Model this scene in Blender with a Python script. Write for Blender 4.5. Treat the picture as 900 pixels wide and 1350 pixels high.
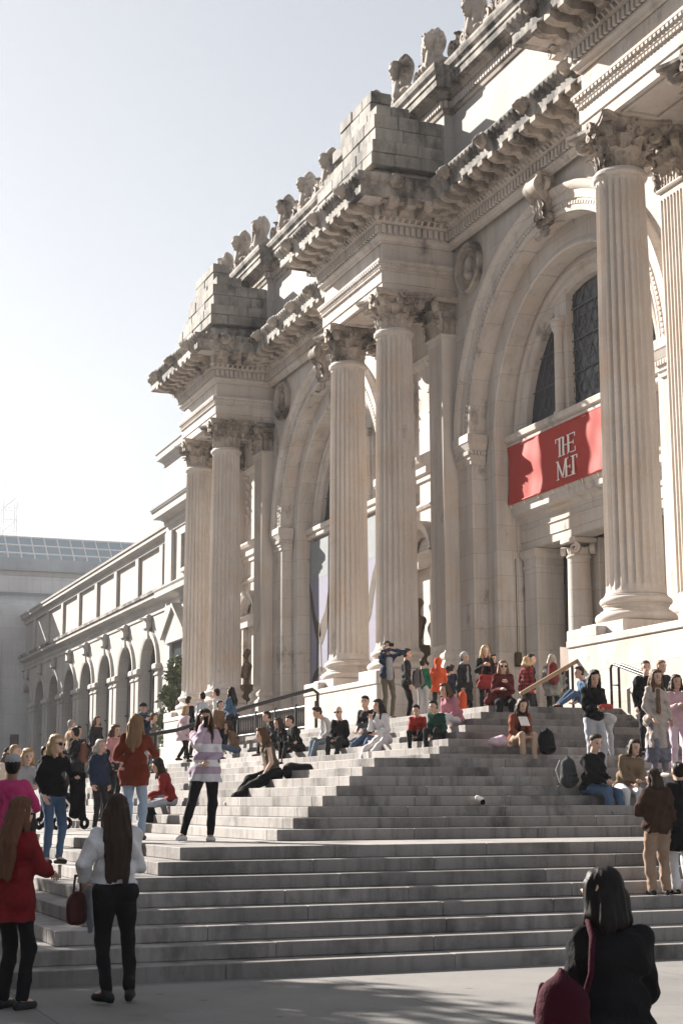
import bpy, bmesh, math, random
import numpy as np
from mathutils import Matrix, Vector
R = math.radians
random.seed(7); rng = np.random.default_rng(7)
SC = bpy.context.scene
COL = SC.collection
for o in list(bpy.data.objects): bpy.data.objects.remove(o)

# ------------------------------------------------------------------ camera
cam = bpy.data.cameras.new('camera'); camo = bpy.data.objects.new('camera', cam); COL.objects.link(camo)
cam.sensor_fit = 'VERTICAL'; cam.sensor_height = 36.0; cam.lens = 36.0*2061.4/1350.0
cam.clip_start = 0.1; cam.clip_end = 3000
PITCH, YAW, ROLL = R(10.509), R(21.355), R(-0.2196)
camo.matrix_world = (Matrix.Translation((0, 0, 1.65)) @ Matrix.Rotation(-YAW, 4, 'Z') @ Matrix.Rotation(math.pi/2+PITCH, 4, 'X') @ Matrix.Rotation(ROLL, 4, 'Z'))
SC.camera = camo

# ------------------------------------------------------------------ light
SUN_AZ, SUN_EL = R(25.0), R(28.0)          # azimuth to the left of +Y
world = bpy.data.worlds.new('World'); SC.world = world; world.use_nodes = True
wn = world.node_tree.nodes; wl = world.node_tree.links
sky = wn.new('ShaderNodeTexSky'); sky.sky_type = 'NISHITA'; sky.sun_disc = False
sky.sun_elevation = SUN_EL; sky.sun_rotation = -SUN_AZ
sky.air_density = 1.0; sky.dust_density = 1.0; sky.ozone_density = 1.0; sky.altitude = 0
hs = wn.new('ShaderNodeHueSaturation'); hs.inputs['Saturation'].default_value = 0.46
gm = wn.new('ShaderNodeGamma'); gm.inputs['Gamma'].default_value = 0.66
wl.new(sky.outputs[0], hs.inputs['Color']); wl.new(hs.outputs[0], gm.inputs['Color']); wl.new(gm.outputs[0], wn['Background'].inputs['Color'])
wn['Background'].inputs['Strength'].default_value = 0.069
sun = bpy.data.lights.new('sun', 'SUN'); sun.energy = 4.7; sun.angle = R(0.5); sun.color = (1.0, 0.93, 0.84)
suno = bpy.data.objects.new('sun', sun); COL.objects.link(suno)
sd = Vector((-math.sin(SUN_AZ)*math.cos(SUN_EL), math.cos(SUN_AZ)*math.cos(SUN_EL), math.sin(SUN_EL)))
suno.rotation_euler = sd.to_track_quat('Z', 'Y').to_euler(); suno.location = (0, 0, 60)
SC.view_settings.view_transform = 'Standard'; SC.view_settings.look = 'None'
SC.view_settings.exposure = 1.82; SC.view_settings.gamma = 1.0

# ------------------------------------------------------------------ materials
def nt(name, rough=0.8):
    m = bpy.data.materials.new(name); m.use_nodes = True
    b = m.node_tree.nodes['Principled BSDF']; b.inputs['Roughness'].default_value = rough
    b.inputs['Specular IOR Level'].default_value = 0.3
    return m, m.node_tree.nodes, m.node_tree.links, b
def noise(n, l, coord, scale, detail=4, rough=0.55, sc=None):
    mp = n.new('ShaderNodeMapping'); l.new(coord, mp.inputs['Vector'])
    if sc: mp.inputs['Scale'].default_value = sc
    t = n.new('ShaderNodeTexNoise'); t.inputs['Scale'].default_value = scale; t.inputs['Detail'].default_value = detail
    t.inputs['Roughness'].default_value = rough; l.new(mp.outputs[0], t.inputs['Vector']); return t.outputs['Fac']
def ramp(n, l, fac, a, b, ca=(0, 0, 0, 1), cb=(1, 1, 1, 1)):
    r = n.new('ShaderNodeValToRGB'); r.color_ramp.elements[0].position = a; r.color_ramp.elements[1].position = b
    r.color_ramp.elements[0].color = ca; r.color_ramp.elements[1].color = cb; l.new(fac, r.inputs[0]); return r.outputs[0]
def mix(n, l, fac, a, b, mode='MIX'):
    m = n.new('ShaderNodeMix'); m.data_type = 'RGBA'; m.blend_type = mode
    for s, v in ((m.inputs[0], fac), (m.inputs[6], a), (m.inputs[7], b)):
        if hasattr(v, 'default_value'): l.new(v, s)
        elif isinstance(v, (int, float)): s.default_value = v
        else: s.default_value = (*v[:3], 1)
    return m.outputs[2]
def bump(n, l, b, fac, strength, dist=0.02):
    k = n.new('ShaderNodeBump'); k.inputs['Strength'].default_value = strength; k.inputs['Distance'].default_value = dist
    l.new(fac, k.inputs['Height']); l.new(k.outputs[0], b.inputs['Normal'])
def stone(name, c1, c2, soot=(0.06, 0.055, 0.05), amount=0.0, streak=0.35, bstr=0.35, piece=0.0, warm=None, sscale=(2.6, 2.6, 0.16), joints=None):
    m, n, l, b = nt(name, 0.85)
    P = n.new('ShaderNodeNewGeometry').outputs['Position']
    base = mix(n, l, ramp(n, l, noise(n, l, P, 0.55, 5), 0.35, 0.68), c1, c2)
    if warm: base = mix(n, l, ramp(n, l, noise(n, l, P, 0.9, 3), 0.5, 0.72), base, warm)
    fine = noise(n, l, P, 14, 6, 0.7)
    base = mix(n, l, 0.35, base, ramp(n, l, fine, 0.2, 0.8, (0.55, 0.55, 0.55, 1), (1, 1, 1, 1)), 'MULTIPLY')
    st = ramp(n, l, noise(n, l, P, 1.0, 5, 0.6, sscale), 0.5, 0.78)
    sm = n.new('ShaderNodeMath'); sm.operation = 'MULTIPLY'; sm.inputs[1].default_value = streak; l.new(st, sm.inputs[0])
    base = mix(n, l, sm.outputs[0], base, tuple(0.45*x for x in c1))
    if amount > 0:
        k = ramp(n, l, noise(n, l, P, 0.8, 8, 0.66, (1.3, 1.3, 0.8)), 0.66-0.42*amount, 0.82-0.36*amount)
        base = mix(n, l, k, base, soot)
    if joints:
        sp = n.new('ShaderNodeSeparateXYZ'); l.new(P, sp.inputs[0]); ad = n.new('ShaderNodeMath'); l.new(sp.outputs[0], ad.inputs[0]); l.new(sp.outputs[1], ad.inputs[1])
        cb = n.new('ShaderNodeCombineXYZ'); l.new(ad.outputs[0], cb.inputs[0]); l.new(sp.outputs[2], cb.inputs[1])
        bt = n.new('ShaderNodeTexBrick'); l.new(cb.outputs[0], bt.inputs['Vector']); bt.inputs['Scale'].default_value = 1.0; bt.inputs['Brick Width'].default_value = joints[0]; bt.inputs['Row Height'].default_value = joints[1]
        bt.inputs['Mortar Size'].default_value = 0.008; bt.inputs['Mortar Smooth'].default_value = 0.3; bt.inputs['Color1'].default_value = (1, 1, 1, 1); bt.inputs['Color2'].default_value = (0.88, 0.87, 0.86, 1); bt.inputs['Mortar'].default_value = (0.6, 0.57, 0.54, 1)
        base = mix(n, l, 0.8, base, bt.outputs['Color'], 'MULTIPLY')
    if piece > 0:
        oi = n.new('ShaderNodeObjectInfo').outputs['Random']
        base = mix(n, l, 1.0, base, ramp(n, l, oi, 0, 1, (1-piece,)*3+(1,), (1, 1, 1, 1)), 'MULTIPLY')
    l.new(base, b.inputs['Base Color']); bump(n, l, b, noise(n, l, P, 22, 6, 0.7), bstr, 0.012)
    return m
def plain(name, c, rough=0.7, metal=0.0, var=0.25, scale=30):
    m, n, l, b = nt(name, rough); P = n.new('ShaderNodeTexCoord').outputs['Object']
    f = noise(n, l, P, scale, 4)
    l.new(mix(n, l, f, tuple(x*(1-var) for x in c), tuple(min(1, x*(1+var)) for x in c)), b.inputs['Base Color'])
    b.inputs['Metallic'].default_value = metal; bump(n, l, b, f, 0.15, 0.004); return m
M = {}
M['stone'] = stone('limestone', (0.55, 0.503, 0.463), (0.65, 0.605, 0.568), streak=0.55, warm=(0.57, 0.48, 0.405), joints=(1.7, 0.72), amount=0.15)
M['column'] = stone('column_limestone', (0.55, 0.495, 0.45), (0.65, 0.60, 0.555), streak=0.45, bstr=0.15, warm=(0.58, 0.48, 0.40), amount=0.05, sscale=(3.5, 3.5, 0.2))
M['carved'] = stone('carved_limestone', (0.38, 0.325, 0.28), (0.55, 0.485, 0.425), soot=(0.065, 0.052, 0.043), amount=0.48, streak=0.4)
M['sooty'] = stone('sooty_limestone', (0.36, 0.33, 0.295), (0.50, 0.46, 0.42), soot=(0.05, 0.047, 0.045), amount=0.62, streak=0.6)
M['rough'] = stone('rough_blocks', (0.28, 0.26, 0.235), (0.46, 0.425, 0.385), soot=(0.08, 0.077, 0.073), amount=0.5, streak=0.6, bstr=0.8, piece=0.22)
M['granite'] = stone('granite_steps', (0.315, 0.295, 0.285), (0.42, 0.395, 0.38), soot=(0.09, 0.085, 0.08), amount=0.36, streak=0.9, bstr=0.7, piece=0.34, sscale=(7, 7, 0.7))
M['paving'] = stone('paving', (0.18, 0.175, 0.17), (0.235, 0.227, 0.22), soot=(0.12, 0.118, 0.115), amount=0.22, streak=0.0, bstr=0.5)
def pave_detail(m):
    n, l = m.node_tree.nodes, m.node_tree.links; b = n['Principled BSDF']; src = b.inputs['Base Color'].links[0].from_socket
    P = n.new('ShaderNodeNewGeometry').outputs['Position']
    v = n.new('ShaderNodeTexVoronoi'); v.inputs['Scale'].default_value = 1.7; l.new(P, v.inputs['Vector']); gum = ramp(n, l, v.outputs['Distance'], 0.05, 0.075, (0.45, 0.45, 0.45, 1), (1, 1, 1, 1))
    o = mix(n, l, 0.8, src, gum, 'MULTIPLY')
    mp = n.new('ShaderNodeMapping'); l.new(P, mp.inputs['Vector']); mp.inputs['Location'].default_value = (0.6, 0.9, 0)
    bt = n.new('ShaderNodeTexBrick'); bt.offset = 0.0; l.new(mp.outputs[0], bt.inputs['Vector']); bt.inputs['Scale'].default_value = 1.0; bt.inputs['Brick Width'].default_value = 3.1; bt.inputs['Row Height'].default_value = 3.1; bt.inputs['Mortar Size'].default_value = 0.009
    bt.inputs['Color1'].default_value = (1, 1, 1, 1); bt.inputs['Color2'].default_value = (0.9, 0.9, 0.9, 1); bt.inputs['Mortar'].default_value = (0.5, 0.5, 0.5, 1)
    o = mix(n, l, 0.9, o, bt.outputs['Color'], 'MULTIPLY'); l.new(o, b.inputs['Base Color'])
pave_detail(M['paving'])
M['wing'] = stone('wing_limestone', (0.42, 0.395, 0.375), (0.49, 0.465, 0.44), streak=0.3, joints=(2.0, 0.8))
M['hazed_farstone'] = stone('hazed_limestone', (0.62, 0.62, 0.635), (0.7, 0.7, 0.715), streak=0.25, joints=(2.4, 0.9))  # distance haze put into the colour: paler and bluer than the near limestone
M['slate'] = stone('slate_roof', (0.42, 0.46, 0.50), (0.52, 0.56, 0.60), streak=0.2)
M['bronze'] = plain('bronze', (0.09, 0.06, 0.035), 0.45, 0.7)
M['iron'] = plain('iron_paint', (0.035, 0.036, 0.04), 0.4, 0.3)
M['brass'] = plain('worn_brass_rail', (0.26, 0.18, 0.11), 0.5, 0.0)
M['dark'] = plain('dark_interior', (0.012, 0.011, 0.011), 0.9)
M['door'] = plain('door_bronze', (0.05, 0.035, 0.025), 0.5, 0.4)
def glassy(name, c, rough=0.12):
    m, n, l, b = nt(name, rough); b.inputs['Base Color'].default_value = (*c, 1); b.inputs['Specular IOR Level'].default_value = 0.6
    P = n.new('ShaderNodeNewGeometry').outputs['Position']; bump(n, l, b, noise(n, l, P, 1.5, 2), 0.08, 0.05); return m
M['glass'] = glassy('dark_glass', (0.012, 0.018, 0.026), 0.3)
M['roofglass'] = glassy('roof_glass', (0.35, 0.42, 0.46), 0.25)
M['white'] = plain('white_print', (0.82, 0.76, 0.74), 0.8)

# ------------------------------------------------------------------ object helpers
def mesh(name, v, f, smooth=False):
    me = bpy.data.meshes.new(name); me.from_pydata([tuple(p) for p in v], [], [tuple(int(i) for i in q) for q in f]); me.update()
    if smooth:
        me.polygons.foreach_set('use_smooth', [True]*len(me.polygons))
        if smooth != True: 
            try: me.set_sharp_from_angle(angle=R(smooth))
            except Exception: pass
    return me
def link(name, me, mat, parent=None, loc=(0, 0, 0), rot=(0, 0, 0), scale=(1, 1, 1)):
    if mat is not None and len(me.materials) == 0: me.materials.append(mat)
    o = bpy.data.objects.new(name, me); COL.objects.link(o)
    o.location = loc; o.rotation_euler = rot; o.scale = scale
    if parent is not None: o.parent = parent
    return o
def tag(o, label=None, cat=None, group=None, kind=None):
    for k, v in (('label', label), ('category', cat), ('group', group), ('kind', kind)):
        if v: o[k] = v
    return o
def thing(name, label, cat, loc=(0, 0, 0), rz=0, group=None):
    o = bpy.data.objects.new(name, None); COL.objects.link(o); o.location = loc; o.rotation_euler = (0, 0, rz)
    o.empty_display_size = 0.2
    return tag(o, label, cat, group)
class MB:
    def __init__(s): s.v = []; s.f = []
    def add(s, v, f, mat=None):
        n = len(s.v)
        if mat is not None: v = [tuple(mat @ Vector(p)) for p in v]
        s.v += [tuple(p) for p in v]; s.f += [tuple(int(i)+n for i in q) for q in f]; return s
    def box(s, x0, x1, y0, y1, z0, z1, mat=None):
        v = [(x, y, z) for x in (x0, x1) for y in (y0, y1) for z in (z0, z1)]
        return s.add(v, [(0, 1, 3, 2), (4, 6, 7, 5), (0, 4, 5, 1), (2, 3, 7, 6), (0, 2, 6, 4), (1, 5, 7, 3)], mat)
    def bev(s, x0, x1, y0, y1, z0, z1, b=0.02, mat=None):
        v = []; f = []
        # chamfered box: 24 verts
        import itertools
        idx = {}
        lo = (x0, y0, z0); hi = (x1, y1, z1)
        for sx, sy, sz in itertools.product((0, 1), repeat=3):
            c = [hi[0] if sx else lo[0], hi[1] if sy else lo[1], hi[2] if sz else lo[2]]
            sg = [-1 if sx else 1, -1 if sy else 1, -1 if sz else 1]
            for ax in range(3):
                p = [c[k]+(0 if k == ax else sg[k]*b) for k in range(3)]
                idx[(sx, sy, sz, ax)] = len(v); v.append(p)
        for ax in range(3):
            a1, a2 = (ax+1) % 3, (ax+2) % 3
            for sgn in (0, 1):
                q = []
                for i, j in ((0, 0), (1, 0), (1, 1), (0, 1)):
                    k = [0, 0, 0]; k[ax] = sgn; k[a1] = i; k[a2] = j; q.append(idx[(*k, ax)])
                f.append(tuple(q if sgn else q[::-1]))
        for ax in range(3):
            a1, a2 = (ax+1) % 3, (ax+2) % 3
            for i in (0, 1):
                for j in (0, 1):
                    k0 = [0, 0, 0]; k0[a1] = i; k0[a2] = j; k1 = list(k0); k1[ax] = 1
                    q = [idx[(*k0, a1)], idx[(*k1, a1)], idx[(*k1, a2)], idx[(*k0, a2)]]
                    f.append(tuple(q if (i+j) % 2 == 0 else q[::-1]))
        for sx, sy, sz in itertools.product((0, 1), repeat=3):
            q = [idx[(sx, sy, sz, a)] for a in range(3)]; f.append(tuple(q if (sx+sy+sz) % 2 == 0 else q[::-1]))
        return s.add(v, f, mat)
    def lathe(s, prof, n=24, c=(0, 0), mat=None, a0=0, a1=2*math.pi):
        full = abs(a1-a0-2*math.pi) < 1e-6; m = n if full else n+1
        v = [(c[0]+r*math.cos(a0+(a1-a0)*i/n), c[1]+r*math.sin(a0+(a1-a0)*i/n), z) for r, z in prof for i in range(m)]
        f = [(j*m+i, j*m+(i+1) % m, (j+1)*m+(i+1) % m, (j+1)*m+i) for j in range(len(prof)-1) for i in range(n)]
        return s.add(v, f, mat)
    def tube(s, pts, r, n=8, cap=True, r2=None):
        pts = [Vector(p) for p in pts]; v = []; k = len(pts)
        up = Vector((0, 0, 1))
        for i, p in enumerate(pts):
            d = (pts[min(i+1, k-1)]-pts[max(i-1, 0)]).normalized()
            a = d.cross(up)
            if a.length < 1e-3: a = d.cross(Vector((0, 1, 0)))
            a.normalize(); b = a.cross(d); rr = r if not hasattr(r, '__len__') else r[i]
            v += [p+a*rr*math.cos(2*math.pi*j/n)+b*rr*math.sin(2*math.pi*j/n) for j in range(n)]
        f = [(i*n+j, (i+1)*n+j, (i+1)*n+(j+1) % n, i*n+(j+1) % n) for i in range(k-1) for j in range(n)]
        if cap: f += [tuple(range(n)), tuple(range((k-1)*n, k*n))[::-1]]
        return s.add(v, f)
    def sweep(s, path, prof, cap=True):
        # path in plan (x,y); profile (outward distance, z); outward is left of travel
        P = [Vector(p) for p in path]; k = len(P); off = []
        for i in range(k):
            ns = []
            for a, b in ((i-1, i), (i, i+1)):
                if 0 <= a and b < k:
                    d = (P[b]-P[a]).normalized(); ns.append(Vector((-d.y, d.x)))
            off.append(ns[0] if len(ns) == 1 else (ns[0]+ns[1])/(1+ns[0].dot(ns[1])))
        m = len(prof)
        v = [(P[i].x+off[i].x*d, P[i].y+off[i].y*d, z) for i in range(k) for d, z in prof]
        f = [(i*m+j, i*m+j+1, (i+1)*m+j+1, (i+1)*m+j) for i in range(k-1) for j in range(m-1)]
        if cap: f += [tuple(range(m))[::-1], tuple(range((k-1)*m, k*m))]
        return s.add(v, f)
    def ring(s, prof, c, n=40, a0=0.0, a1=math.pi, flip=1):
        # arch ring in the YZ plane about c=(y,z); profile (radius, x)
        m = len(prof)
        v = [(x, c[0]+r*math.cos(a0+(a1-a0)*i/n), c[1]+r*math.sin(a0+(a1-a0)*i/n)) for i in range(n+1) for r, x in prof]
        f = [(i*m+j, i*m+j+1, (i+1)*m+j+1, (i+1)*m+j) for i in range(n) for j in range(m-1)]
        return s.add(v, f)
    def build(s, name, mat, parent=None, smooth=False, **kw):
        me = mesh(name, s.v, s.f, smooth)
        bm = bmesh.new(); bm.from_mesh(me); bmesh.ops.recalc_face_normals(bm, faces=bm.faces); bm.to_mesh(me); bm.free()
        return link(name, me, mat, parent, **kw)
    def mesh(s, name, smooth=False):
        me = mesh(name, s.v, s.f, smooth)
        bm = bmesh.new(); bm.from_mesh(me); bmesh.ops.recalc_face_normals(bm, faces=bm.faces); bm.to_mesh(me); bm.free()
        return me
def walk(path, d, step, inset=0.0):
    """positions along a plan path offset outward by d: (x, y, angle of outward normal)"""
    P = [Vector(p) for p in path]; k = len(P); out = []
    N = []
    for i in range(k-1):
        t = (P[i+1]-P[i]).normalized(); N.append((t, Vector((-t.y, t.x))))
    for i in range(k-1):
        t, n = N[i]
        a = P[i]+n*d; b = P[i+1]+n*d
        if i > 0: a -= t*d*(1 if N[i-1][0].cross(t) < 0 else -1)*1.0
        if i < k-2: b += t*d*(1 if t.cross(N[i+1][0]) < 0 else -1)*1.0
        L = (b-a).dot(t)-2*inset
        if L < step*0.6: continue
        c = max(1, int(round(L/step)))
        for j in range(c):
            p = a+t*(inset+L*(j+0.5)/c); out.append((p.x, p.y, math.atan2(n.y, n.x)))
    return out

# ------------------------------------------------------------------ signed distance sculpting
def sdf_mesh(prims, h, pad=0.03, cuts=(), k=0.03):
    """prims: ('c',a,b,ra,rb) tapered capsule or ('e',centre,radii[,rotation 3x3]); smooth union, surface nets"""
    lo = np.full(3, 1e9); hi = -lo
    bb = []
    for p in prims:
        if p[0] == 'c':
            a, b = np.array(p[1], float), np.array(p[2], float); r = max(p[3], p[4])
            l, u = np.minimum(a, b)-r, np.maximum(a, b)+r
        else:
            c = np.array(p[1], float); r = np.array(p[2], float); r = r if len(p) < 4 else np.full(3, r.max())
            l, u = c-r, c+r
        bb.append((l, u)); lo = np.minimum(lo, l); hi = np.maximum(hi, u)
    lo -= pad; hi += pad
    n = np.ceil((hi-lo)/h).astype(int)+2
    D = np.full(n, 1.0, np.float32)
    ax = [lo[i]+h*np.arange(n[i]) for i in range(3)]
    for p, (l, u) in zip(prims, bb):
        i0 = np.maximum(((l-k*1.5-2*h-lo)/h).astype(int), 0); i1 = np.minimum(((u+k*1.5+2*h-lo)/h).astype(int)+2, n)
        X, Y, Z = (ax[i][i0[i]:i1[i]] for i in range(3))
        X = X[:, None, None]; Y = Y[None, :, None]; Z = Z[None, None, :]
        if p[0] == 'c':
            a, b = np.array(p[1], float), np.array(p[2], float); d = b-a; dd = d@d+1e-12
            t = np.clip(((X-a[0])*d[0]+(Y-a[1])*d[1]+(Z-a[2])*d[2])/dd, 0, 1)
            e = np.sqrt((X-a[0]-t*d[0])**2+(Y-a[1]-t*d[1])**2+(Z-a[2]-t*d[2])**2)-(p[3]+(p[4]-p[3])*t)
        else:
            c = np.array(p[1], float); r = np.array(p[2], float)
            x, y, z = X-c[0], Y-c[1], Z-c[2]
            if len(p) > 3:
                m = np.array(p[3]); x, y, z = (m[0, i]*x+m[1, i]*y+m[2, i]*z for i in range(3))
            q = np.sqrt((x/r[0])**2+(y/r[1])**2+(z/r[2])**2); q2 = np.sqrt((x/r[0]**2)**2+(y/r[1]**2)**2+(z/r[2]**2)**2)+1e-9
            e = q*(q-1)/q2
        S = D[i0[0]:i1[0], i0[1]:i1[1], i0[2]:i1[2]]
        hh = np.clip(0.5+0.5*(S-e)/k, 0, 1)
        S[...] = S+(e-S)*hh-k*hh*(1-hh)
    for cf in cuts:
        D = np.maximum(D, cf(ax[0][:, None, None], ax[1][None, :, None], ax[2][None, None, :])).astype(np.float32)
    return surfnet(D, lo, h)
def surfnet(D, lo, h):
    D[0] = D[-1] = 1; D[:, 0] = D[:, -1] = 1; D[:, :, 0] = D[:, :, -1] = 1
    I = D < 0; n = np.array(D.shape)
    cs = sum(I[a:n[0]-1+a, b:n[1]-1+b, c:n[2]-1+c].astype(np.int8) for a in (0, 1) for b in (0, 1) for c in (0, 1))
    act = (cs > 0) & (cs < 8); ijk = np.argwhere(act)
    vid = np.full(act.shape, -1, np.int64); vid[act] = np.arange(len(ijk))
    acc = np.zeros((len(ijk), 3)); cnt = np.zeros(len(ijk))
    cor = [(a, b, c) for a in (0, 1) for b in (0, 1) for c in (0, 1)]
    val = {c: D[ijk[:, 0]+c[0], ijk[:, 1]+c[1], ijk[:, 2]+c[2]].astype(float) for c in cor}
    for c in cor:
        for a in range(3):
            if c[a] == 0:
                d = list(c); d[a] = 1; d = tuple(d); va, vb = val[c], val[d]; m = (va < 0) != (vb < 0)
                t = va[m]/(va[m]-vb[m]); q = np.tile(np.array(c, float), (m.sum(), 1)); q[:, a] = t
                acc[m] += q; cnt[m] += 1
    V = lo+h*(ijk+acc/cnt[:, None])
    F = []
    for a in range(3):
        b, c = (a+1) % 3, (a+2) % 3
        s0 = [slice(None)]*3; s1 = [slice(None)]*3; s0[a] = slice(0, -1); s1[a] = slice(1, None)
        A, B = I[tuple(s0)], I[tuple(s1)]; e = np.argwhere(A != B)
        if len(e) == 0: continue
        fl = A[e[:, 0], e[:, 1], e[:, 2]]
        q = []
        for db, dc in ((-1, -1), (0, -1), (0, 0), (-1, 0)):
            w = e.copy(); w[:, b] += db; w[:, c] += dc; q.append(vid[w[:, 0], w[:, 1], w[:, 2]])
        q = np.stack(q, 1); q[~fl] = q[~fl][:, ::-1]
        F.append(q)
    F = np.concatenate(F) if F else np.zeros((0, 4), int)
    return V, F[(F >= 0).all(1)]
def npmesh(name, V, F, smooth=True):
    me = bpy.data.meshes.new(name); V = np.asarray(V, np.float32); F = np.asarray(F, np.int32)
    me.vertices.add(len(V)); me.vertices.foreach_set('co', V.ravel())
    me.loops.add(F.size); me.loops.foreach_set('vertex_index', F.ravel())
    me.polygons.add(len(F)); me.polygons.foreach_set('loop_start', np.arange(0, F.size, F.shape[1], dtype=np.int32))
    me.polygons.foreach_set('use_smooth', np.full(len(F), smooth)); me.update(calc_edges=True); return me

# ================================================================== GROUND AND STAIRS
b = MB(); b.v = [(-1500, -600, 0), (1500, -600, 0), (1500, 2500, 0), (-1500, 2500, 0)]; b.f = [(0, 1, 2, 3)]
tag(b.build('plaza_pavement', M['paving']), kind='structure')
RISE, TX, TY = 0.1444, 0.3512, 0.3778
YM = 34.8                                   # axis of the central bay and of the stairs
def sx(k): return 2.3825+(k-1)*TX+(1.531 if k > 8 else 0)+(1.663 if k > 16 else 0)
def sy(k): return 14.7525+(k-1)*TY+(1.746 if k > 8 else 0)+(2.01 if k > 16 else 0)
FLOOR = 24*RISE
stairs = thing('granite_stairs', 'wide grey granite stairs climbing from the pavement to the museum doors', 'stairs', (8, YM, 0))
core = MB()
for k in range(1, 25):                      # hidden stone bed under the slabs
    core.box(sx(k)+0.06, 19.0, sy(k)+0.06, 2*YM-sy(k)-0.06, (k-1)*RISE-0.02 if k > 1 else -0.3, k*RISE-0.03)
co = core.build('stair_bed', M['granite'], stairs); co.location = (-8, -YM, 0)
def slab(x0, x1, y0, y1, z0, z1):
    m = MB().bev(x0, x1, y0, y1, z0, z1, 0.007); o = m.build('step_slab', M['granite'], stairs); o.location = (-8, -YM, 0); return o
for k in range(1, 25):
    x, y = sx(k), sy(k); nx = sx(k+1) if k < 24 else x+1.2; ny = sy(k+1) if k < 24 else y+1.2
    dx, dy = nx-x+0.05, ny-y+0.05; z0, z1 = (k-1)*RISE-(0.02 if k == 1 else 0.0), k*RISE
    xe = 18.9 if k > 12 else 17.5
    c = x; first = True                      # flank facing the camera, slabs along X
    while c < xe-0.3:
        L = rng.uniform(1.35, 2.7); e = min(c+L, xe)
        if xe-e < 0.7: e = xe
        j = rng.uniform(-0.003, 0.003)
        slab(c+0.0015, e-0.0015, y+j, y+dy, z0+0.002, z1+j*0.5); c = e
    c = y+dy; ye = 2*YM-y                    # front of the stairs, slabs along Y
    while c < ye-0.3:
        L = rng.uniform(2.3, 3.9) if c < 38 else rng.uniform(5.0, 7.5); e = min(c+L, ye)
        if ye-e < 0.9: e = ye
        j = rng.uniform(-0.003, 0.003)
        slab(x+j, x+dx, c+0.0015, e-0.0015, z0+0.002, z1+j*0.5); c = e
top = MB()
xa, ya = sx(24)+1.25, sy(24)+1.25
for i in range(5):
    for j in range(7):
        w = (20.6-xa)/5; d = (2*YM-2*ya+1.0)/7
        top.bev(xa+i*w+0.004, xa+(i+1)*w-0.004, ya+j*d+0.004, ya+(j+1)*d-0.004, FLOOR-0.1, FLOOR-0.004, 0.008)
o = top.build('landing_paving', M['granite'], stairs); o.location = (-8, -YM, 0)

# ================================================================== MUSEUM
XC, XW, XP = 17.8, 19.6, 19.13               # column axis, wall plane, pilaster front
PAIRS = [26.55, 43.05, 59.9]; HALF = 1.87
ZP, ZN, ZA = 5.04, 15.38, 16.45              # pedestal top, necking, underside of architrave
museum = thing('museum_building', 'huge pale limestone museum with paired fluted columns and tall arches', 'building', (26, 43, 0))
OFF = (-26, -43, 0)
def part(mb, name, mat, smooth=False, parent=None):
    o = mb.build(name, mat, museum if parent is None else parent, smooth)
    if parent is None: o.location = OFF
    return o

# ---- column meshes (origin at the axis on the pedestal top)
def column_shaft():
    nf, pp = 24, 6; v = []; f = []; zs = [5.93, 6.0, 6.12, 6.3, 7.6, 7.61, 7.62, 9.6, 9.61, 9.62, 11.6, 11.61, 11.62, 13.5, 13.51, 13.52, 14.95, 15.12, 15.2, 15.27]
    for z in zs:
        t = (z-5.93)/(15.38-5.93); r = 0.622-0.088*t**1.7
        dep = 0.072*min(1, max(0, (z-6.0)/0.25))*min(1, max(0, (15.2-z)/0.2))
        if abs((z*100) % 10-1) < 0.1 and z in (7.61, 9.61, 11.61, 13.51): r -= 0.006
        if z < 5.99: r += 0.035
        for i in range(nf):
            for j in range(pp):
                a = 2*math.pi*(i+(j/pp))/nf
                u = (j-0.6)/(pp-1.2); d = dep*math.sqrt(max(0, 1-(2*u-1)**2)) if 0 <= u <= 1 else 0
                v.append(((r-d)*math.cos(a), (r-d)*math.sin(a), z-ZP))
    n = nf*pp
    for k in range(len(zs)-1):
        for i in range(n): f.append((k*n+i, k*n+(i+1) % n, (k+1)*n+(i+1) % n, (k+1)*n+i))
    m = MB(); m.add(v, f)
    m.lathe([(0.53, 15.2-ZP), (0.585, 15.22-ZP), (0.61, 15.27-ZP), (0.60, 15.33-ZP), (0.56, 15.36-ZP), (0.545, 15.40-ZP)], 48)
    return m.mesh('shaft', 18)
def torus_prof(r, z0, z1, n=7):
    rr = (z1-z0)/2; return [(r+rr*math.sin(math.pi*i/n), z0+rr-rr*math.cos(math.pi*i/n)) for i in range(n+1)]
def column_base():
    m = MB()
    m.lathe([(0.0, 0.28)]+torus_prof(0.76, 0.28, 0.50)+[(0.75, 0.51), (0.75, 0.535), (0.70, 0.56), (0.675, 0.60), (0.69, 0.64), (0.71, 0.65), (0.71, 0.67)]
            + torus_prof(0.685, 0.67, 0.83)+[(0.675, 0.835), (0.675, 0.865), (0.63, 0.90)], 56)
    m.bev(-0.86, 0.86, -0.86, 0.86, -0.02, 0.285, 0.015)
    return m.mesh('base', 40)
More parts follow.
